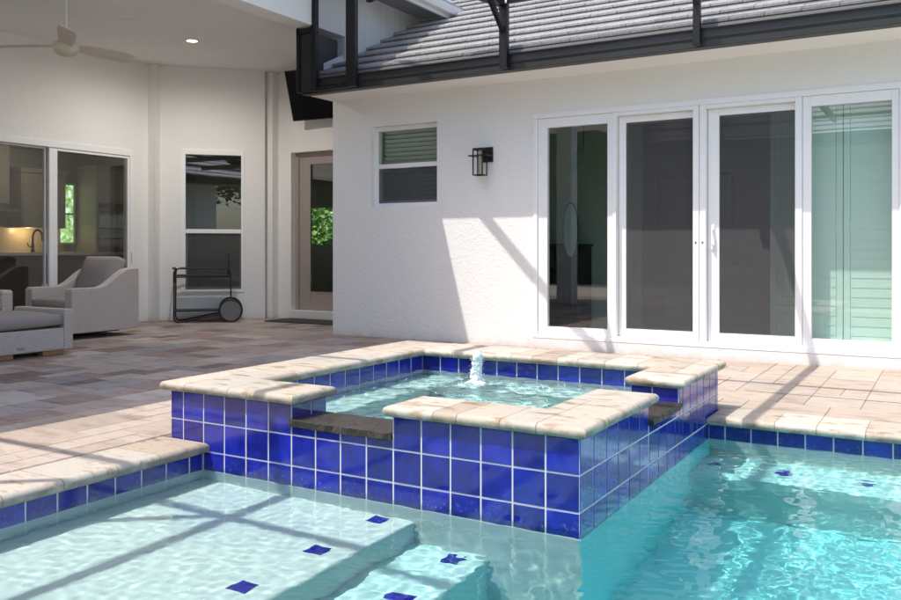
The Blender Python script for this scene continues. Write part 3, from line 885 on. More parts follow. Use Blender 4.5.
b.build('gutter', M['white'], house, bevel=.003)
# big lanai roof, hipped away from the pool
b = MB(); kk = 0
for k in range(22):
    xa = -5.66 - k*.30; za = 4.22 + k*.30*.42
    y = -2.0 - (k % 2)*.15
    while y < 12.5:
        kcol = rr_.uniform(.86, 1.08)
        b.add([(xa, y+.003, za), (xa, y+.297, za), (xa-.33, y+.297, za+.125), (xa-.33, y+.003, za+.125), (xa, y+.003, za+.035), (xa, y+.297, za+.035), (xa-.33, y+.297, za+.14), (xa-.33, y+.003, za+.14)],
              [(0,3,2,1),(4,5,6,7),(0,1,5,4),(1,2,6,5),(2,3,7,6),(3,0,4,7)], 0, (kcol,)*3); y += .30
b.add([(-5.66,-2,4.215),(-5.66,12.5,4.215),(-12.3,12.5,7.0),(-12.3,-2,7.0)], [(0,1,2,3)], 0)
b.add([(-12.3,-2,7.0),(-12.3,12.5,7.0),(-16,12.5,4.2),(-16,-2,4.2)], [(0,1,2,3)], 0)
b.build('roof', [M['rooftile']], house)

# left wall with the kitchen slider
LX = -9.95
KY0, KY1, KZ1 = 4.10, 8.087, 2.42
b = MB()
wall_cells(b, -1.6, 8.346, -.06, ZL-.001, [(KY0, KY1, .02, KZ1)], lambda a, c, d, e: b.box(LX-.2, LX, a, c, d, e))
b.prism([(LX-.2,8.3465),(-9.80,8.3465),(-9.872,8.487),(-9.872,8.70),(LX-.2,8.70)], lambda x, y: (x, y, -.06), lambda x, y: (x, y, ZL-.001))   # corner pier
b.build('wall', M['stucco'], house)
# 45 degree wall, local frame: u along the wall, v out of the wall, origin at its left foot
A45 = Matrix.Translation((-9.87, 8.49, 0)) @ Matrix.Rotation(R(45), 4, 'Z')
b = MB(A45)
wall_cells(b, 0.0, 1.484, -.06, ZL-.001, [(.285, 1.185, .395, 2.485)], lambda a, c, d, e: b.box(a, c, 0, .2, d, e))
b.build('wall', M['stucco'], house)
# recessed strip then door wall
b = MB()
b.box(-8.90, -8.745, 9.62, 9.80, -.06, ZL-.001)
DWY = 9.75
wall_cells(b, -8.745, -6.25, -.06, ZL-.001, [(-8.50, -7.36, .0, 2.465)], lambda a, c, d, e: b.box(a, c, DWY, DWY+.2, d, e))
b.build('wall', M['stucco'], house)
b = MB(); b.box(-8.50, -7.36, DWY-.03, DWY+.19, .0, .125); b.build('door_step', M['sill'], house, bevel=.006)

# kitchen slider (frame in the X = LX plane)
b = MB(); xa, xb = LX-.10, LX+.012
b.box(xa, xb, KY0, KY1, 2.335, KZ1); b.box(xa, xb, KY0, KY1, .022, .08); b.box(xa, xb, KY1-.055, KY1, .08, 2.335); b.box(xa, xb, KY0, KY0+.055, .08, 2.335)
kslider = b.build('sliding_door', M['trim'], house, bevel=.004)
def sashx(y0, y1, z0, z1, xa, xb, l, r_, bt, tp):
    m = MB(); m.box(xa, xb, y0, y0+l, z0, z1); m.box(xa, xb, y1-r_, y1, z0, z1); m.box(xa, xb, y0+l, y1-r_, z0, z0+bt); m.box(xa, xb, y0+l, y1-r_, z1-tp, z1)
    return sub('sash', m, M['trim'], kslider, bevel=.003)
sashx(6.80, 8.032, .082, 2.333, LX-.05, LX-.004, .115, .03, .08, .035)
sashx(5.50, 6.79, .082, 2.333, LX-.098, LX-.055, .06, .02, .08, .02)
sashx(4.16, 5.49, .082, 2.333, LX-.05, LX-.004, .06, .06, .08, .035)
for ya_, yb_, xx in ((6.915, 8.0, LX-.03), (5.56, 6.77, LX-.08), (4.22, 5.43, LX-.03)):
    m = MB(); m.box(xx, xx+.006, ya_, yb_, .16, 2.315); sub('pane', m, M['glass'], kslider)
m = MB(); m.box(LX-.004, LX+.006, 8.035, 8.055, .82, 1.02); m.tube([(LX+.008, 8.045, .85), (LX+.04, 8.045, .86), (LX+.04, 8.045, .98), (LX+.008, 8.045, .99)], .008, 8)
sub('handle', m, M['trim'], kslider)

# 45 degree window
b = MB(A45)
u0, u1, z0_, z1_ = .285, 1.185, .395, 2.485
b.box(u0, u1, -.012, .10, z1_-.075, z1_); b.box(u0, u1, -.012, .10, z0_, z0_+.045); b.box(u0, u0+.07, -.012, .10, z0_+.045, z1_-.075); b.box(u1-.045, u1, -.012, .10, z0_+.045, z1_-.075)
w45 = b.build('window', M['trim'], house, bevel=.004)
def sub45(nm, boxes, mat, **k):
    m = MB(A45)
    for q in boxes: m.box(*q)
    return sub(nm, m, mat, w45, **k)
ua, ub = u0+.07, u1-.045
sub45('meeting_rail', [(ua, ub, .012, .06, 1.262, 1.322)], M['trim'], bevel=.003)
sub45('sash', [(ua, ua+.025, .05, .08, z0_+.045, 1.26), (ub-.02, ub, .05, .08, z0_+.045, 1.26), (ua+.025, ub-.02, .05, .08, z0_+.045, z0_+.08)], M['trim'], bevel=.002)
sub45('pane', [(ua, ub, .04, .046, 1.323, z1_-.076)], M['tglass'])
sub45('pane', [(ua+.02, ub-.018, .065, .071, z0_+.075, 1.262)], M['tglass'])
sub45('insect_screen', [(ua, ub, .040, .042, z0_+.046, 1.262)], M['screen'])

# patio door
b = MB(); ya, yb = DWY+.10, DWY+.18
b.box(-8.499, -8.44, ya, yb, .126, 2.464); b.box(-7.42, -7.361, ya, yb, .126, 2.464); b.box(-8.44, -7.42, ya, yb, 2.405, 2.464)
pdoor = b.build('door', M['doorpaint'], house, bevel=.004)
m = MB(); ya, yb = DWY+.115, DWY+.165
m.box(-8.437, -8.235, ya, yb, .13, 2.402); m.box(-7.60, -7.423, ya, yb, .13, 2.402); m.box(-8.235, -7.60, ya, yb, .13, .385); m.box(-8.235, -7.60, ya, yb, 2.30, 2.402)
sub('door_leaf', m, M['doorpaint'], pdoor, bevel=.004)
m = MB()
m.box(-8.237, -8.218, ya-.008, ya, .383, 2.302); m.box(-7.617, -7.598, ya-.008, ya, .383, 2.302); m.box(-8.218, -7.617, ya-.008, ya, .383, .40); m.box(-8.218, -7.617, ya-.008, ya, 2.285, 2.302)
sub('glazing_bead', m, M['doorpaint'], pdoor, bevel=.002)
m = MB(); m.box(-8.235, -7.60, ya+.02, ya+.026, .385, 2.30); sub('pane', m, M['tglass'], pdoor)

# interior shells
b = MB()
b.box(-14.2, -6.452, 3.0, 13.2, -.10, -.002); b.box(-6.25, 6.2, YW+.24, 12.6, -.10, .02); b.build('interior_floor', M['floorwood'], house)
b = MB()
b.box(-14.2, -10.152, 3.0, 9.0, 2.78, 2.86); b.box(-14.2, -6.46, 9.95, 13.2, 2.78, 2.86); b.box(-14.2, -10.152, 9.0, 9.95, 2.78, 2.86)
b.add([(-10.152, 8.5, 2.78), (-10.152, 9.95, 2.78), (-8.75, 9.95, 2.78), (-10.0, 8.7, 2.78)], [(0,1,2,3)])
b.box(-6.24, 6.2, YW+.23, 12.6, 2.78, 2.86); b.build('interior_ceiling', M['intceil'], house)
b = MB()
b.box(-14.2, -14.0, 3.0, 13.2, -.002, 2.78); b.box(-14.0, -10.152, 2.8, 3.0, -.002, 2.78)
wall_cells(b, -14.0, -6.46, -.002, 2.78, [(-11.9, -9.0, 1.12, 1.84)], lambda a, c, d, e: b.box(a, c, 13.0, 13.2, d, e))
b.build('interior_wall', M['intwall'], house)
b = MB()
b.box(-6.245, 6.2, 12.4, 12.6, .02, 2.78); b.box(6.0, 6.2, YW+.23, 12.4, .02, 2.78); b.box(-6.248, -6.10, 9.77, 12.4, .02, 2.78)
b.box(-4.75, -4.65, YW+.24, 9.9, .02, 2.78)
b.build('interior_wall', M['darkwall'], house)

# ------------------------------------------------------------------ house wing behind the viewpoint (seen mirrored in the glass)
wing = thing('house', 'white stucco wing with tile roof across the pool, seen in reflections', 'house', (-2, -2.2, 0))
b = MB(); b.box(-5.4, 1.6, -2.4, -2.2, -.05, 3.1); b.box(-5.4, -5.2, -7, -2.401, -.05, 3.1); b.box(1.4, 1.6, -7, -2.401, -.05, 3.1); b.build('wall', M['stucco'], wing)
b = MB(); b.box(-5.6, 2.1, -2.2, -1.2, 3.1, 3.16); b.box(-5.6, 2.1, -1.2, -1.17, 3.06, 3.24); b.build('eave', M['bronze'], wing)
b = MB()
for k in range(14):
    ya = -1.12 - k*.30; za = 3.27 + k*.30*.45; x = -5.6
    while x < 2.2:
        kc = rr_.uniform(.86, 1.08)
        b.add([(x+.003,ya,za),(x+.297,ya,za),(x+.297,ya-.33,za+.135),(x+.003,ya-.33,za+.135),(x+.003,ya,za+.035),(x+.297,ya,za+.035),(x+.297,ya-.33,za+.15),(x+.003,ya-.33,za+.15)],
              [(0,3,2,1),(4,5,6,7),(0,1,5,4),(1,2,6,5),(2,3,7,6),(3,0,4,7)], 0, (kc,)*3); x += .30
b.add([(-5.6,-1.12,3.265),(2.2,-1.12,3.265),(2.2,-5.4,5.19),(-5.6,-5.4,5.19)], [(0,1,2,3)])
b.build('roof', plain('pale_roof_tile', (.66, .65, .63), .9, var=.1), wing)

# ------------------------------------------------------------------ pool cage
cage = thing('pool_cage', 'dark bronze aluminium pool cage standing on the eave gutter', 'pool cage', (-3, 7.54, 2.96))
CY, CZ = 7.487, 3.45
def post(x, w, z0=2.80, z1=CZ-.02):
    m = MB(); m.box(x-w/2, x+w/2, CY-.03, CY+.03, z0, z1); return m.build('post', M['bronze'], cage, bevel=.003)
post(-3.80, .085); post(-1.922, .06); post(-.04, .085); post(1.85, .085)
post(-5.66, .125, 2.80, 3.9); post(-6.18, .07, 2.80, 3.9)
def rail(p0, p1, w, h, nm='beam'):
    m = MB(); m.bar(p0, p1, w, h, (0,0,1) if nm != 'strut' else (0,1,0)); return m.build(nm, M['bronze'], cage, bevel=.003)
rail((-3.76, CY, CZ+.02), (5.0, CY, CZ+.02), .05, .08, 'purlin')
for x in (-3.80, -1.922, -.04, 1.85, 3.8): rail((x, CY-.03, CZ+.02), (x, -1.1, CZ+.02), .05, .13)
for x, s in ((-3.80, 1), (-1.922, 1), (-.04, 1), (1.85, 1)):
    rail((x, CY-.01, CZ-.30), (x, CY-.32, CZ-.02), .045, .045, 'knee_brace')
for y in (-.85, 1.22, 3.12, 5.35): rail((-6.19, y, CZ+.045), (5.0, y, CZ+.045), .05, .05, 'purlin')
rail((-5.40, 7.44, CZ+.25), (-3.84, 6.44, CZ+.25), .06, .06, 'wind_brace'); rail((-3.80, 6.44, CZ+.07), (-3.80, 6.44, CZ+.28), .05, .05, 'strut'); rail((-3.83, 7.50, CZ-.03), (-4.40, 7.30, CZ+.20), .035, .035, 'wind_brace'); rail((-3.83, 1.25, CZ+.02), (-5.3, .05, CZ+.02), .05, .05, 'wind_brace')
rail((-6.2, CY, 3.49), (-6.42, CY, 3.49), .06, .06, 'rail'); rail((-6.145, CY, 2.815), (-5.72, CY, 2.815), .05, .04, 'rail')
for xa, xb, zt in ((-6.145, -5.725, 3.9), (-5.595, -3.845, 3.9), (-3.755, -1.955, 3.43), (-1.89, -.085, 3.43), (0.005, 1.805, 3.43)):
    m = MB(); m.box(xa, xb, CY-.001, CY+.001, 2.968, zt); m.build('mesh_panel', M['cagescreen'], cage)
m = MB(); m.box(-6.425, -6.385, CY-.03, CY+.03, 2.80, 3.53); m.build('post', M['bronze'], cage, bevel=.003)
m = MB(); m.box(-6.384, -6.216, CY-.004, CY+.004, 2.80, 3.46); m.build('kick_plate', M['gutter'], cage)
m = MB(); m.box(-6.42, -6.30, 7.62, 8.05, 2.86, 3.50); m.build('flashing_panel', M['gutter'], cage)

# ------------------------------------------------------------------ wall lantern
lx, ly = -4.37, YW-.115
lan = thing('wall_lantern', 'black metal box lantern with frosted tube mounted on the white wall', 'wall lamp', (-4.34, YW, 1.97))
m = MB(); m.box(-4.392, -4.268, YW-.022, YW-.0005, 1.966, 2.127); m.build('backplate', M['black'], lan, bevel=.003)
m = MB(); m.box(-4.355, -4.325, YW-.10, YW-.022, 2.035, 2.055)
for sx in (-.105, .105): m.box(lx+sx-.006, lx+sx+.006, ly-.06, ly+.06, 2.022, 2.034)
m.box(lx-.111, lx+.111, ly-.066, ly-.054, 2.022, 2.034); m.box(lx-.111, lx+.111, ly+.054, ly+.066, 2.022, 2.034)
m.build('bracket', M['black'], lan, bevel=.002)
m = MB()
for sx in (-1, 1):
    for sy in (-1, 1): m.box(lx+sx*.056-.006, lx+sx*.056+.006, ly+sy*.05-.006, ly+sy*.05+.006, 1.815, 2.095)
for z in (1.815, 2.085):
    for s_ in (-1, 1):
        m.box(lx-.05, lx+.05, ly+s_*.05-.006, ly+s_*.05+.006, z, z+.012); m.box(lx+s_*.056-.006, lx+s_*.056+.006, ly-.044, ly+.044, z, z+.012)
m.box(lx-.062, lx+.062, ly-.056, ly+.056, 2.0975, 2.107)
m.build('cage', M['black'], lan, bevel=.0015)
m = MB(); m.lathe([(.034, 1.835), (.034, 2.05)], (lx, ly, 0), 20); m.build('glass_tube', M['clear'], lan, smooth=True)
m = MB(); m.lathe([(.014, 1.83), (.016, 1.86), (.016, 2.0), (.010, 2.04), (.010, 2.097)], (lx, ly, 0), 14); m.build('bulb', M['bulb'], lan, smooth=True)

# ------------------------------------------------------------------ bedroom contents behind the glass
def leaf_shutter(xa, xb, label):
    sh = thing('plantation_shutter', label, 'shutter', ((xa+xb)/2, 8.40, .08), 'plantation shutters behind the right door panel')
    ya, yb = 8.385, 8.42; z0, z1 = .08, 2.40
    m = MB(); m.box(xa, xa+.055, ya, yb, z0, z1); m.box(xb-.055, xb, ya, yb, z0, z1)
    for a, c in ((z0, z0+.09), (1.20, 1.27), (z1-.09, z1)): m.box(xa+.055, xb-.055, ya, yb, a, c)
    m.build('frame', M['shutter'], sh, bevel=.003)
    m = MB()
    for a, c in ((z0+.09, 1.20), (1.27, z1-.09)):
        k = int((c-a)/.082); st = (c-a)/k
        for i in range(k):
            z = a + st*(i+.5); h = st*.5 + .003
            m.add([(xa+.057, ya+.002, z-h), (xb-.057, ya+.002, z-h), (xb-.057, ya+.006, z+h), (xa+.057, ya+.006, z+h),
                   (xa+.057, ya-.001, z-h), (xb-.057, ya-.001, z-h), (xb-.057, ya+.003, z+h), (xa+.057, ya+.003, z+h)],
                  [(0,1,2,3),(4,7,6,5),(0,4,5,1),(1,5,6,2),(2,6,7,3),(3,7,4,0)])
    m.build('louvers', M['shutter'], sh)
leaf_shutter(-1.475, -.855, 'white louvered shutter leaf partly behind the dark screen of the third panel')
leaf_shutter(-.85, -.22, 'white louvered shutter leaf at the far right of the green glass')
pic = thing('picture_frame', 'dark framed picture on the bedroom wall behind the mesh screens', 'picture', (-2.9, 12.38, 1.6))
m = MB(); X0, X1, Z0, Z1 = -3.75, -2.65, 1.32, 2.12
m.box(X0, X1, 12.36, 12.395, Z0, Z0+.05); m.box(X0, X1, 12.36, 12.395, Z1-.05, Z1); m.box(X0, X0+.05, 12.36, 12.395, Z0+.05, Z1-.05); m.box(X1-.05, X1, 12.36, 12.395, Z0+.05, Z1-.05)
m.build('frame', M['black'], pic)
m = MB(); m.box(X0+.05, X1-.05, 12.375, 12.39, Z0+.05, Z1-.05); m.build('print', M['picture'], pic)
dr = thing('dresser', 'dark wood dresser standing behind the left door panel', 'dresser', (-4.1, 9.75, .02))
m = MB(); m.box(-4.62, -3.82, 9.45, 9.89, .12, 1.06); m.box(-4.64, -3.80, 9.43, 9.895, 1.061, 1.09)
for x in (-4.6, -3.88):
    for y in (9.47, 9.83): m.box(x, x+.05, y, y+.05, .02, .119)
m.build('carcass', M['dresser'], dr, bevel=.004)
for z in (.16, .46, .76):
    m = MB(); m.box(-4.58, -3.86, 9.432, 9.449, z, z+.27); d_ = m.build('drawer', M['dresser'], dr, bevel=.004)
    for x in (-4.38, -4.06):
        m = MB(); m.lathe([(.012, 0), (.014, .02), (.006, .026)], (x, 9.432, z+.135), 10, axis=(0,-1,0)); sub('knob', m, M['steel'], d_)
mir = thing('oval_mirror', 'tall oval mirror ornament on a dark stand beside the dresser', 'mirror', (-3.80, 9.40, .02))
m = MB(); n_ = 32; vs = []
for yy in (9.375, 9.39):
    for i in range(n_): a = 2*math.pi*i/n_; vs.append((-3.885+.085*math.cos(a), yy, 1.25+.315*math.sin(a)))
m.add(vs, [tuple(range(n_)), tuple(reversed(range(n_, 2*n_)))] + [(i, n_+i, n_+(i+1) % n_, (i+1) % n_) for i in range(n_)])
m.build('glass', M['mirror'], mir)
m = MB(); m.tube([(-3.885+.092*math.cos(2*math.pi*i/32), 9.385, 1.25+.323*math.sin(2*math.pi*i/32)) for i in range(32)], .009, 8, True)
m.build('rim', M['dresser'], mir, smooth=True)
m = MB(); m.tube([(-3.885, 9.40, .04), (-3.885, 9.40, .93)], .018, 10); m.lathe([(.13, .021), (.13, .035), (.02, .05)], (-3.885, 9.40, 0), 20); m.build('stand', M['dresser'], mir)
fg = MB(); fg.lathe([(.03,1.092),(.06,1.11),(.075,1.18),(.06,1.27),(.03,1.33),(.035,1.37),(.045,1.42),(.02,1.45)], (-4.35, 9.65, 0), 18)
tag(fg.build('vase', M['figurine'], smooth=True, base=(-4.35, 9.65, 1.091)), 'pale green ceramic vase standing on the dark dresser', 'vase')
pl = thing('hanging_ornament', 'pale leaf shaped ornament hung high on the bedroom wall', 'ornament', (-4.0, 9.92, 2.1))
m = MB(); vs = []
for k in range(13):
    t = k/12; w_ = .07*math.sin(math.pi*(.08+.9*t)); c_ = Vector((-4.12+.2*t, 9.905, 1.98+.33*t)); d_ = Vector((.86, 0, -.5))
    vs += [c_-d_*w_, c_+d_*w_, c_-d_*w_+Vector((0,-.015,0)), c_+d_*w_+Vector((0,-.015,0))]
fs = []
for k in range(12):
    a = 4*k; e = a+4
    fs += [(a, a+1, e+1, e), (a+2, e+2, e+3, a+3), (a, e, e+2, a+2), (a+1, a+3, e+3, e+1)]
m.add(vs, fs); m.build('leaf', M['figurine'], pl, smooth=True)
m = MB(); m.tube([(-3.93, 9.90, 2.30), (-3.93, 9.90, 2.60)], .004, 6); m.build('cord', M['black'], pl)
m = MB(); m.box(-6.0, -3.2, 9.92, 9.99, .02, 2.78); m.build('interior_wall', M['partition'], house)
bed = thing('bed', 'low bed with a grey cover and pillows behind the screens', 'bed', (-2.2, 11.2, .02))
m = MB(); m.box(-3.0, -1.2, 10.1, 12.2, .15, .58); m.build('mattress', M['cushion'], bed, bevel=.06, seg=4)
m = MB(); m.box(-3.05, -1.15, 12.21, 12.30, .02, 1.15); m.build('headboard', M['dresser'], bed, bevel=.01)
for x in (-2.6, -1.65):
    m = MB(); m.box(x-.33, x+.33, 11.7, 12.18, .585, .80); m.build('pillow', M['shutter'], bed, bevel=.09, seg=4)
m = MB(); m.box(-2.98, -1.22, 10.12, 12.19, .02, .149); m.build('bed_base', M['dresser'], bed)

# ------------------------------------------------------------------ kitchen behind the left slider
kp = thing('kitchen_peninsula', 'dark panelled kitchen bar with stone counter behind the slider', 'kitchen bar', (-11.3, 7.5, 0))
m = MB(); m.box(-11.9, -11.05, 5.0, 9.25, 0, .94)
for y in (5.0, 5.7, 6.4, 7.1, 7.8, 8.5): m.box(-11.05, -11.035, y+.04, y+.62, .08, .88)
m.build('cabinet', M['darkcab'], kp, bevel=.003)
m = MB(); m.box(-12.0, -10.95, 4.95, 9.3, .941, .985); m.build('countertop', M['counter'], kp, bevel=.005)
m = MB(); m.box(-11.034, -11.03, 7.42, 7.50, .42, .54); m.build('outlet', M['white'], kp)
fa = MB(); cx, cy_ = -11.45, 7.56
pts = [(cx, cy_, .986), (cx, cy_, 1.20)] + [(cx, cy_+.075-.075*math.cos(t), 1.20+.11*math.sin(t)) for t in [math.pi*k/8 for k in range(1, 9)]] + [(cx, cy_+.152, 1.15)]
fa.tube(pts, .014, 10); fa.lathe([(.03, .986), (.03, 1.0), (.02, 1.02), (.02, 1.10), (.013, 1.12)], (cx, cy_, 0), 14)
fa.tube([(cx, cy_-.02, 1.06), (cx, cy_-.07, 1.075), (cx, cy_-.08, 1.12)], .008, 8)
tag(fa.build('kitchen_faucet', M['faucet'], smooth=True, base=(cx, cy_, .986)), 'tall dark gooseneck faucet on the kitchen bar', 'faucet')
kb = thing('kitchen_cabinets', 'cream kitchen wall cabinets over a warm lit backsplash', 'kitchen cabinets', (-13.8, 9, 0))
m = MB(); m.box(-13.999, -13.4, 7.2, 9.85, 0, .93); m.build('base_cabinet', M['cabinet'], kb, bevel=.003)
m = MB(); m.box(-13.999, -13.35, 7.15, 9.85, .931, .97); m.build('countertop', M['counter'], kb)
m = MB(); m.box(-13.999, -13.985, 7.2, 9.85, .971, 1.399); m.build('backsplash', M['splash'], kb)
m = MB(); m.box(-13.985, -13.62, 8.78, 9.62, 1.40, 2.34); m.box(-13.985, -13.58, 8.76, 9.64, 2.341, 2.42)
uc = m.build('upper_cabinet', M['cabinet'], kb, bevel=.003)
for y in (8.80, 9.22):
    m = MB(); m.box(-13.62, -13.598, y, y+.38, 1.42, 2.32); m.box(-13.598, -13.590, y, y+.06, 1.42, 2.32); m.box(-13.598, -13.590, y+.32, y+.38, 1.42, 2.32); m.box(-13.598, -13.590, y+.06, y+.32, 1.42, 1.48); m.box(-13.598, -13.590, y+.06, y+.32, 2.26, 2.32)
    dd = sub('cabinet_door', m, M['cabinet'], uc, bevel=.002)
for y in (9.15, 9.25):
    m = MB(); m.tube([(-13.585, y, 1.47), (-13.56, y, 1.48), (-13.56, y, 1.58), (-13.585, y, 1.59)], .007, 6); sub('cabinet_handle', m, M['faucet'], uc)
hd = thing('range_hood', 'tapered steel range hood left of the cream wall cabinets', 'range hood', (-13.8, 8.3, 1.65))
m = MB(); m.box(-13.984, -13.66, 8.15, 8.60, 1.80, 2.77); m.build('chimney', M['cabinet'], hd, bevel=.004)
m = MB(); m.box(-13.984, -13.45, 7.95, 8.74, 1.66, 1.70); m.prism([(7.95,1.701),(8.74,1.701),(8.60,1.799),(8.15,1.799)], lambda y, z: (-13.983, y, z), lambda y, z: (-13.46 if z < 1.75 else -13.66, y, z)); m.build('canopy', M['steel'], hd)
ov = thing('oven_tower', 'tall cream cabinet with black wall oven and microwave', 'wall oven', (-13.7, 10.35, 0))
m = MB(); m.box(-13.999, -13.45, 10.12, 10.86, 0, 2.46); m.box(-13.999, -13.42, 10.09, 10.89, 2.461, 2.56); m.build('cabinet', M['cabinet'], ov, bevel=.004)
for y in (10.14, 10.50):
    m = MB(); m.box(-13.449, -13.43, y, y+.34, 1.98, 2.42); m.build('cabinet_door', M['cabinet'], ov, bevel=.003)
for za, zb in ((1.42, 1.88), (.62, 1.32)):
    m = MB(); m.box(-13.449, -13.425, 10.16, 10.80, za, zb); q = m.build('oven', M['ovenglass'], ov, bevel=.003)
    m = MB(); m.tube([(-13.42, 10.2, zb-.09), (-13.385, 10.2, zb-.09), (-13.385, 10.76, zb-.09), (-13.42, 10.76, zb-.09)], .011, 8); sub('oven_handle', m, M['steel'], q)
kw = thing('kitchen_window', 'bright narrow kitchen window between the cabinets and the oven', 'window', (-13.99, 9.95, 1.1))
m = MB(); m.box(-13.999, -13.96, 9.72, 9.755, 1.12, 2.24); m.box(-13.999, -13.96, 10.03, 10.065, 1.12, 2.24); m.box(-13.999, -13.96, 9.755, 10.03, 2.205, 2.24); m.box(-13.999, -13.96, 9.755, 10.03, 1.12, 1.155); m.box(-13.999, -13.965, 9.755, 10.03, 1.66, 1.69)
m.build('frame', M['white'], kw)
t = NT('glowing_pane'); v = t.co(); nn = t.noise(v, 13, 5)
t.set((.3, .35, .3)); t.l(t.ramp(nn, [(.3, (.05, .12, .04)), (.5, (.30, .55, .18)), (.65, (.8, .95, .85))]), t.b.inputs['Emission Color']); t.b.inputs['Emission Strength'].default_value = .55  # outside daylight and greenery are a glow painted on this pane
m = MB(); m.box(-13.998, -13.985, 9.755, 10.03, 1.155, 2.205); m.build('pane', t.m, kw)
def downlight(name, x, y, z, label, strength_mat):
    d = thing(name, label, 'ceiling light', (x, y, z))
    m = MB(); m.lathe([(.095, z-.012), (.09, z-.003), (.088, z-.0005)], (x, y, 0), 28); m.build('trim_ring', M['white'], d, smooth=True)
    m = MB(); m.lathe([(.066, z-.0145), (.066, z-.0125)], (x, y, 0), 24); m.build('lens', strength_mat, d); return d
downlight('recessed_light', -8.317, 7.664, ZL, 'lit round downlight in the textured patio ceiling', M['lampglow'])
downlight('recessed_light', -12.6, 8.45, 2.78, 'lit round downlight in the kitchen ceiling', M['lampglow'])
sp_ = MB(); sp_.lathe([(.10, ZL-.010), (.097, ZL-.004), (.095, ZL-.0005)], (-8.25, 6.65, 0), 28)
tag(sp_.build('ceiling_speaker', M['ceiling'], base=(-8.25, 6.65, ZL)), 'flush round white speaker cover in the patio ceiling', 'speaker')
def point(name, loc, w, col, r=.08):
    l = bpy.data.lights.new(name, 'POINT'); l.energy = w; l.color = col; l.shadow_soft_size = r
    o = bpy.data.objects.new(name, l); COL.objects.link(o); o.location = loc; return o
point('kitchen_light', (-12.6, 8.45, 2.60), 4, (1, .88, .72)); point('kitchen_light', (-12.4, 6.2, 2.60), 1.6, (1, .82, .6))
sp = bpy.data.lights.new('patio_downlight', 'SPOT'); sp.energy = 84; sp.spot_size = R(176); sp.spot_blend = .8; sp.color = (1, .965, .92); sp.shadow_soft_size = .07
spo = bpy.data.objects.new('patio_downlight', sp); COL.objects.link(spo); spo.location = (-8.317, 7.664, ZL-.03)
point('under_cabinet_light', (-13.75, 9.0, 1.36), 1.8, (1, .70, .38), .03); point('under_hood_light', (-13.7, 10.95, 1.5), 1.0, (1, .70, .38), .03)

# ------------------------------------------------------------------ television
Tm = Matrix.Translation((-7.62, 9.46, 3.23)) @ Matrix.Rotation(R(4), 4, 'Z') @ Matrix.Rotation(R(17), 4, 'X')
tv = thing('television', 'black flat television tilted down high above the patio door', 'television', (-7.62, 9.75, 3.2))
m = MB(Tm); m.box(-.62, .62, -.02, .03, -.36, .36); m.build('housing', M['black'], tv, bevel=.004)
m = MB(Tm); m.box(-.605, .605, -.0225, -.0205, -.345, .345); m.build('screen', M['tv'], tv)
m = MB(); m.bar((-7.62, 9.50, 3.2), (-7.62, 9.75, 3.2), .12, .12); m.build('wall_bracket', M['black'], tv)

# ------------------------------------------------------------------ ceiling fan
fan = thing('ceiling_fan', 'cream ceiling fan with three limed oak blades', 'ceiling fan', (-7.72, 5.46, ZL))
fx_, fy_, fz_ = -7.72, 5.46, 3.075
m = MB(); m.lathe([(.03, ZL-.10), (.075, ZL-.06), (.08, ZL-.001)], (fx_, fy_, 0), 28); m.build('canopy', M['cream'], fan, smooth=True)
m = MB(); m.lathe([(.013, fz_+.06), (.013, ZL-.09)], (fx_, fy_, 0), 14); m.build('rod', M['white'], fan, smooth=True)
m = MB(); m.lathe([(.02, fz_-.10), (.075, fz_-.092), (.115, fz_-.06), (.128, fz_-.015), (.115, fz_+.03), (.06, fz_+.065), (.018, fz_+.085)], (fx_, fy_, 0), 32); m.build('motor', M['cream'], fan, smooth=True)
for k, ang in enumerate((56, -64, 176)):
    A = Matrix.Translation((fx_, fy_, fz_)) @ Matrix.Rotation(R(ang+30.5), 4, 'Z') @ Matrix.Rotation(R(-22), 4, 'X')
    m = MB(A); N = 12; vs = []
    for i in range(N+1):
        t_ = i/N; x = .09 + .66*t_; w_ = .075 + .03*math.sin(min(1, t_*1.4)*math.pi/2) - (.02*(t_-.8)/.2 if t_ > .8 else 0)
        zz = .004*math.sin(t_*3)
        vs += [(x, -w_, zz-.004), (x, w_*.75, zz-.004), (x, w_*.75, zz+.006), (x, -w_, zz+.006)]
    fs = []
    for i in range(N):
        a = 4*i
        fs += [(a+q, a+(q+1) % 4, a+4+(q+1) % 4, a+4+q) for q in range(4)]
    fs += [(0,3,2,1), (4*N, 4*N+1, 4*N+2, 4*N+3)]
    m.add(vs, fs); m.build('blade', M['blade'], fan, bevel=.003)

# ------------------------------------------------------------------ patio seating
def cushion_mb(x0, x1, y0, y1, z0, z1, puff=.03):
    mb = MB(); nx, ny = 14, 14
    def h(i, j):
        a = math.sin(math.pi*i/nx)**.35 if 0 < i < nx else 0; c = math.sin(math.pi*j/ny)**.35 if 0 < j < ny else 0
        return a*c
    vs = []
    for lay in (0, 1):
        for i in range(nx+1):
            for j in range(ny+1):
                x = x0+(x1-x0)*i/nx; y = y0+(y1-y0)*j/ny; zm = (z0+z1)/2; q = h(i, j)
                vs.append((x, y, zm + ((z1-z0)/2*(.55+.45*q) + puff*q*.6)*(1 if lay else -1)))
    S = (nx+1)*(ny+1); fs = []
    for i in range(nx):
        for j in range(ny):
            a = i*(ny+1)+j
            fs.append((S+a, S+a+ny+1, S+a+ny+2, S+a+1)); fs.append((a, a+1, a+ny+2, a+ny+1))
    for i in range(nx):
        for j in (0, ny): a = i*(ny+1)+j; fs.append((a, a+ny+1, S+a+ny+1, S+a))
    for j in range(ny):
        for i in (0, nx): a = i*(ny+1)+j; fs.append((a, a+1, S+a+1, S+a))
    mb.add(vs, fs); return mb
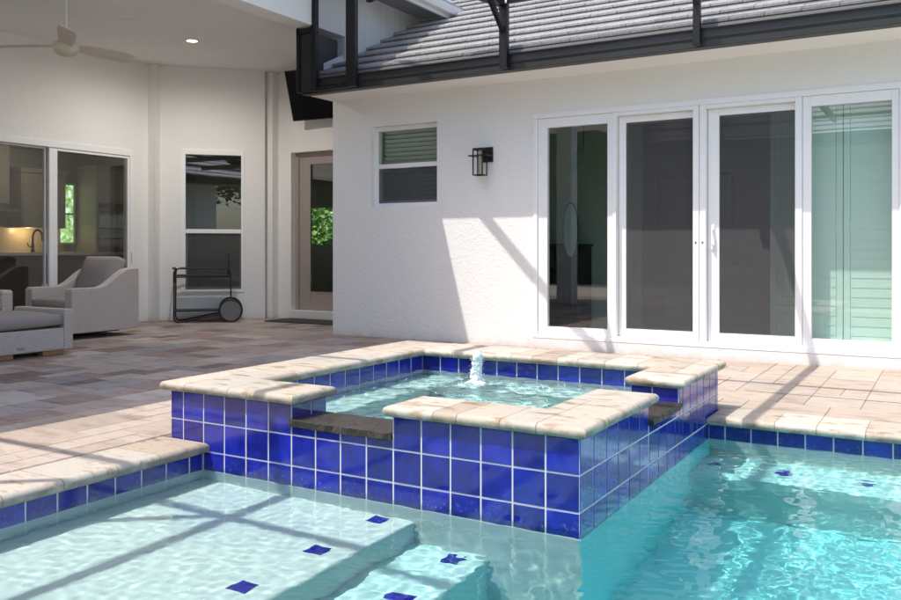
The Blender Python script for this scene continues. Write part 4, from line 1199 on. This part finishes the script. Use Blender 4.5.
def club_chair():
    c = thing('wicker_armchair', 'grey wicker swivel armchair with a taupe back pillow, side on to the slider', 'armchair', (0,0,0), 'wicker armchairs on the covered patio', local=True)
    w, d = .86, .92
    side = [(0,.075),(0,.555)] + [(.012,.575),(.03,.585)] + [(.36,.585)]
    for k in range(1, 9):
        t = k/8; side.append((.36+.44*t, .585+.215*(t*t*(3-2*t))))
    side += [(.90,.805),(.92,.795),(.92,.075)]
    for xa in (0, w-.13):
        m = MB(); m.prism(side, lambda y, z, xa=xa: (xa, y, z), lambda y, z, xa=xa: (xa+.13, y, z)); m.build('arm', M['wicker'], c, bevel=.014, seg=3)
    m = MB(); m.box(.131, w-.131, .79, .915, .075, .795); m.build('backrest', M['wicker'], c, bevel=.014, seg=3)
    m = MB(); m.box(.131, w-.131, .02, .789, .075, .33); m.build('seat_frame', M['wicker'], c, bevel=.012, seg=3)
    cushion_mb(.135, w-.135, .0, .76, .335, .47, .02).build('seat_cushion', M['cushion'], c, smooth='all')
    A = Matrix.Translation((0, .70, .47)) @ Matrix.Rotation(R(70), 4, 'X')
    mb = cushion_mb(.135, w-.135, .0, .45, -.03, .19, .05); mb.v = [A @ p for p in mb.v]; mb.build('back_cushion', M['cushion'], c, smooth='all')
    m = MB(); m.lathe([(.28, .002), (.28, .018), (.05, .028), (.05, .074)], (w/2, d/2, 0), 28); m.build('swivel_base', M['black'], c)
    m = MB(); m.box(.15, w-.15, .2, .75, .050, .0735); m.build('base_plate', M['bronze'], c)
    return c
ch = club_chair(); ch.location = (-9.36, 6.08, 0)
dup(ch, (-8.80, 4.72, 0), R(90), 'grey wicker armchair cut off by the left edge of the photo')
ot = thing('wicker_ottoman', 'long low grey wicker ottoman with a taupe cushion, nearest the pool', 'ottoman', (-7.9, 4.6, 0))
ox0, ox1, oy0, oy1 = -8.30, -7.48, 3.75, 5.37
m = MB(); m.box(ox0, ox1, oy0+.101, oy1-.101, .05, .26); m.build('seat_frame', M['wicker'], ot, bevel=.012, seg=3)
for a, c_ in ((oy1-.10, oy1), (oy0, oy0+.10)):
    m = MB(); m.box(ox0, ox1, a, c_, .05, .44); m.build('side_panel', M['wicker'], ot, bevel=.014, seg=3)
cushion_mb(ox0+.01, ox1-.01, oy0+.105, oy1-.105, .262, .42, .025).build('cushion', M['cushion'], ot, smooth='all')
for x in (ox0+.06, ox1-.14):
    for y in (oy0+.05, 4.55, oy1-.30):
        m = MB(); m.box(x, x+.10, y, y+.22, .002, .049); m.build('foot', M['teak'], ot, bevel=.004)
m = MB(); m.box(ox1, ox1+.003, 4.78, 4.86, .085, .105); m.build('metal_plate', M['steel'], ot)

# ------------------------------------------------------------------ bar cart in front of the angled window
ct = thing('bar_cart', 'black tubular bar cart with large round wheels under the angled window', 'bar cart', (-9.2, 8.6, 0))
Cm = A45 @ Matrix.Translation((0, -.35, 0))
def uv(u, v, z): return (u, v, z)
m = MB(Cm); r_ = .0105
for v in (-.20, .20):
    # one bent tube: down the left post, along the floor rail, up to the axle
    m.tube([(.235,v,.73),(.23,v,.68),(.225,v,.08),(.235,v,.035),(.27,v,.012),(.36,v,.022),(.80,v,.105),(.99,v,.14)], r_, 8)
    m.tube([(.225,v,.55),(.225,v,.70),(.245,v,.745),(.30,v,.76),(.90,v,.76),(.965,v,.745),(.99,v,.70),(.995,v,.14)], r_, 8)
    m.tube([(.245,v,.66),(.98,v,.66)], r_*.9, 8)
m.build('frame', M['black'], ct, smooth=True)
m = MB(Cm); m.box(.235, .985, -.19, .19, .63, .642); m.build('tray', M['black'], ct, bevel=.002)
m = MB(Cm); m.box(.235, .985, -.19, .19, .155, .175); m.build('tray', M['black'], ct, bevel=.002)
m = MB(Cm); m.tube([(.235,-.2,.75),(.21,-.2,.765),(.21,.2,.765),(.235,.2,.75)], r_, 8); m.tube([(.985,-.2,.70),(.985,.2,.70)], r_, 8); m.build('handle', M['black'], ct, smooth=True)
for v in (-.245, .215):
    m = MB(Cm); m.tube([(.99+.152*math.cos(2*math.pi*k/40), v+.015, .168+.152*math.sin(2*math.pi*k/40)) for k in range(40)], .0155, 10, True); wh = m.build('wheel', M['black'], ct, smooth=True)
    m = MB(Cm); m.lathe([(.139, -.008), (.140, -.006), (.140, .006), (.139, .008)], (.99, v+.015, .168), 40, axis=(0,-1,0)); sub('wheel_disc', m, M['wheelgrey'], wh)
bt = MB(Cm); bt.lathe([(.022,.643),(.024,.66),(.022,.74),(.012,.80),(.010,.86),(.024,.87),(.010,.89),(.014,.93),(.006,.965)], (.965, .05, 0), 16)
bt_o = bt.build('candle_holder', M['black'], smooth=True)
tag(bt_o, 'slim dark turned candle holder on the top of the bar cart', 'candle holder')
# door mat
m = MB(); m.box(-8.45, -7.05, 9.12, 9.68, .001, .014); tag(m.build('door_mat', M['mat'], base=(-7.75, 9.4, .001)), 'dark grey door mat in front of the patio door', 'door mat')

# ------------------------------------------------------------------ planting beyond the house
def leaves(center, rad, n, seed, size, parent=None, tones=None, squash=1.0):
    r = random.Random(seed); mb = MB(); tones = tones or [(.05,.10,.02),(.08,.15,.03),(.035,.07,.015),(.11,.18,.04)]
    clumps = []
    for _ in range(34):
        d = Vector((r.gauss(0,1), r.gauss(0,1), r.gauss(0,1))).normalized()*rad*r.uniform(.35, 1.0); d.z *= squash
        clumps.append((Vector(center)+d, rad*r.uniform(.16, .34), r.choice(tones)))
    for _ in range(n):
        c, cr, col = r.choice(clumps); p = c + Vector((r.gauss(0,.5), r.gauss(0,.5), r.gauss(0,.5)))*cr
        a = Vector((r.gauss(0,1), r.gauss(0,1), r.gauss(0,.6))).normalized(); b_ = a.cross(Vector((r.gauss(0,1), r.gauss(0,1), r.gauss(0,1)))).normalized()
        s = size*r.uniform(.6, 1.3); k = r.uniform(.75, 1.3)
        mb.add([p-a*s, p+b_*s*.42, p+a*s, p-b_*s*.42], [(0,1,2,3)], 0, tuple(x*k for x in col))
    return mb
def tree(name, x, y, h, rad, seed, label, cat='tree', size=.16, n=5200, squash=.8):
    t = thing(name, label, cat, (x, y, -.03), 'planting beyond the house')
    m = MB(); r = random.Random(seed)
    m.tube([(x, y, -.05), (x+.05, y, h*.3), (x-.04, y+.05, h*.62), (x, y, h*.9)], [h*.035, h*.028, h*.02, h*.008], 9)
    for k in range(6):
        a = r.uniform(0, 6.28); z = h*r.uniform(.4, .7)
        m.tube([(x, y, z), (x+math.cos(a)*rad*.4, y+math.sin(a)*rad*.4, z+h*.12), (x+math.cos(a)*rad*.8, y+math.sin(a)*rad*.8, z+h*.2)], [h*.014, h*.009, h*.003], 6)
    m.build('trunk', M['bark'], t, smooth=True)
    leaves((x, y, h*(.5 if cat == 'shrub' else .72)), rad, n, seed, size, squash=squash, tones=[(.16,.30,.05),(.22,.38,.07),(.12,.22,.04),(.28,.42,.10)] if cat == 'shrub' else None).build('crown', M['leaf'], t)
tree('shrub', -12.6, 17.6, 2.4, 1.5, 2, 'bright green shrub seen through the patio door glass', 'shrub', .10, 7000, .9)
tree('shrub', -14.6, 18.2, 2.6, 1.5, 3, 'bright green shrub farther left behind the patio door glass', 'shrub', .10, 6000, .9)
tree('tree', 4.6, -11.0, 6.5, 2.4, 5, 'tall leafy tree behind the wing, mirrored in the angled window')
tree('tree', 9.6, -11.5, 7.2, 2.7, 6, 'broad leafy tree at the right of the near lawn')
tree('tree', 17.5, 1.0, 6.4, 2.5, 7, 'leafy tree on the lawn to the right of the pool')
tree('tree', -16.9, 9.9, 5.0, 2.0, 8, 'leafy tree on the lawn outside the kitchen')

# unseen hedge added so the left door pane mirrors dark green instead of sky
hg = thing('hedge', 'tall dark hedge added out of view behind the patio, mirrored in the left door pane', 'hedge', (-11, -9.2, -.03))
r = random.Random(77); m = MB()
for _ in range(15000):
    f = r.random(); x = r.uniform(-24, -5.8); z = r.uniform(0, 6.2 + .5*math.sin(x*1.7)); y = -8.6 + .22*math.sin(x*2.3+z*1.9) - abs(r.gauss(0, .3))
    a = Vector((r.gauss(0,1), r.gauss(0,1), r.gauss(0,.6))).normalized(); b_ = a.cross(Vector((r.gauss(0,1), r.gauss(0,1), r.gauss(0,1)))).normalized()
    s_ = r.uniform(.09, .2); k = r.uniform(.7, 1.4); p = Vector((x, y, z))
    m.add([p-a*s_, p+b_*s_*.45, p+a*s_, p-b_*s_*.45], [(0,1,2,3)], 0, (.045*k, .085*k, .02*k))
m.build('foliage', M['leaf'], hg)
m = MB(); m.box(-24, -5.9, -10.2, -9.1, -.03, 5.7); m.build('dark_core', M['bark'], hg)  # solid dark block fills the added hedge behind its leaves
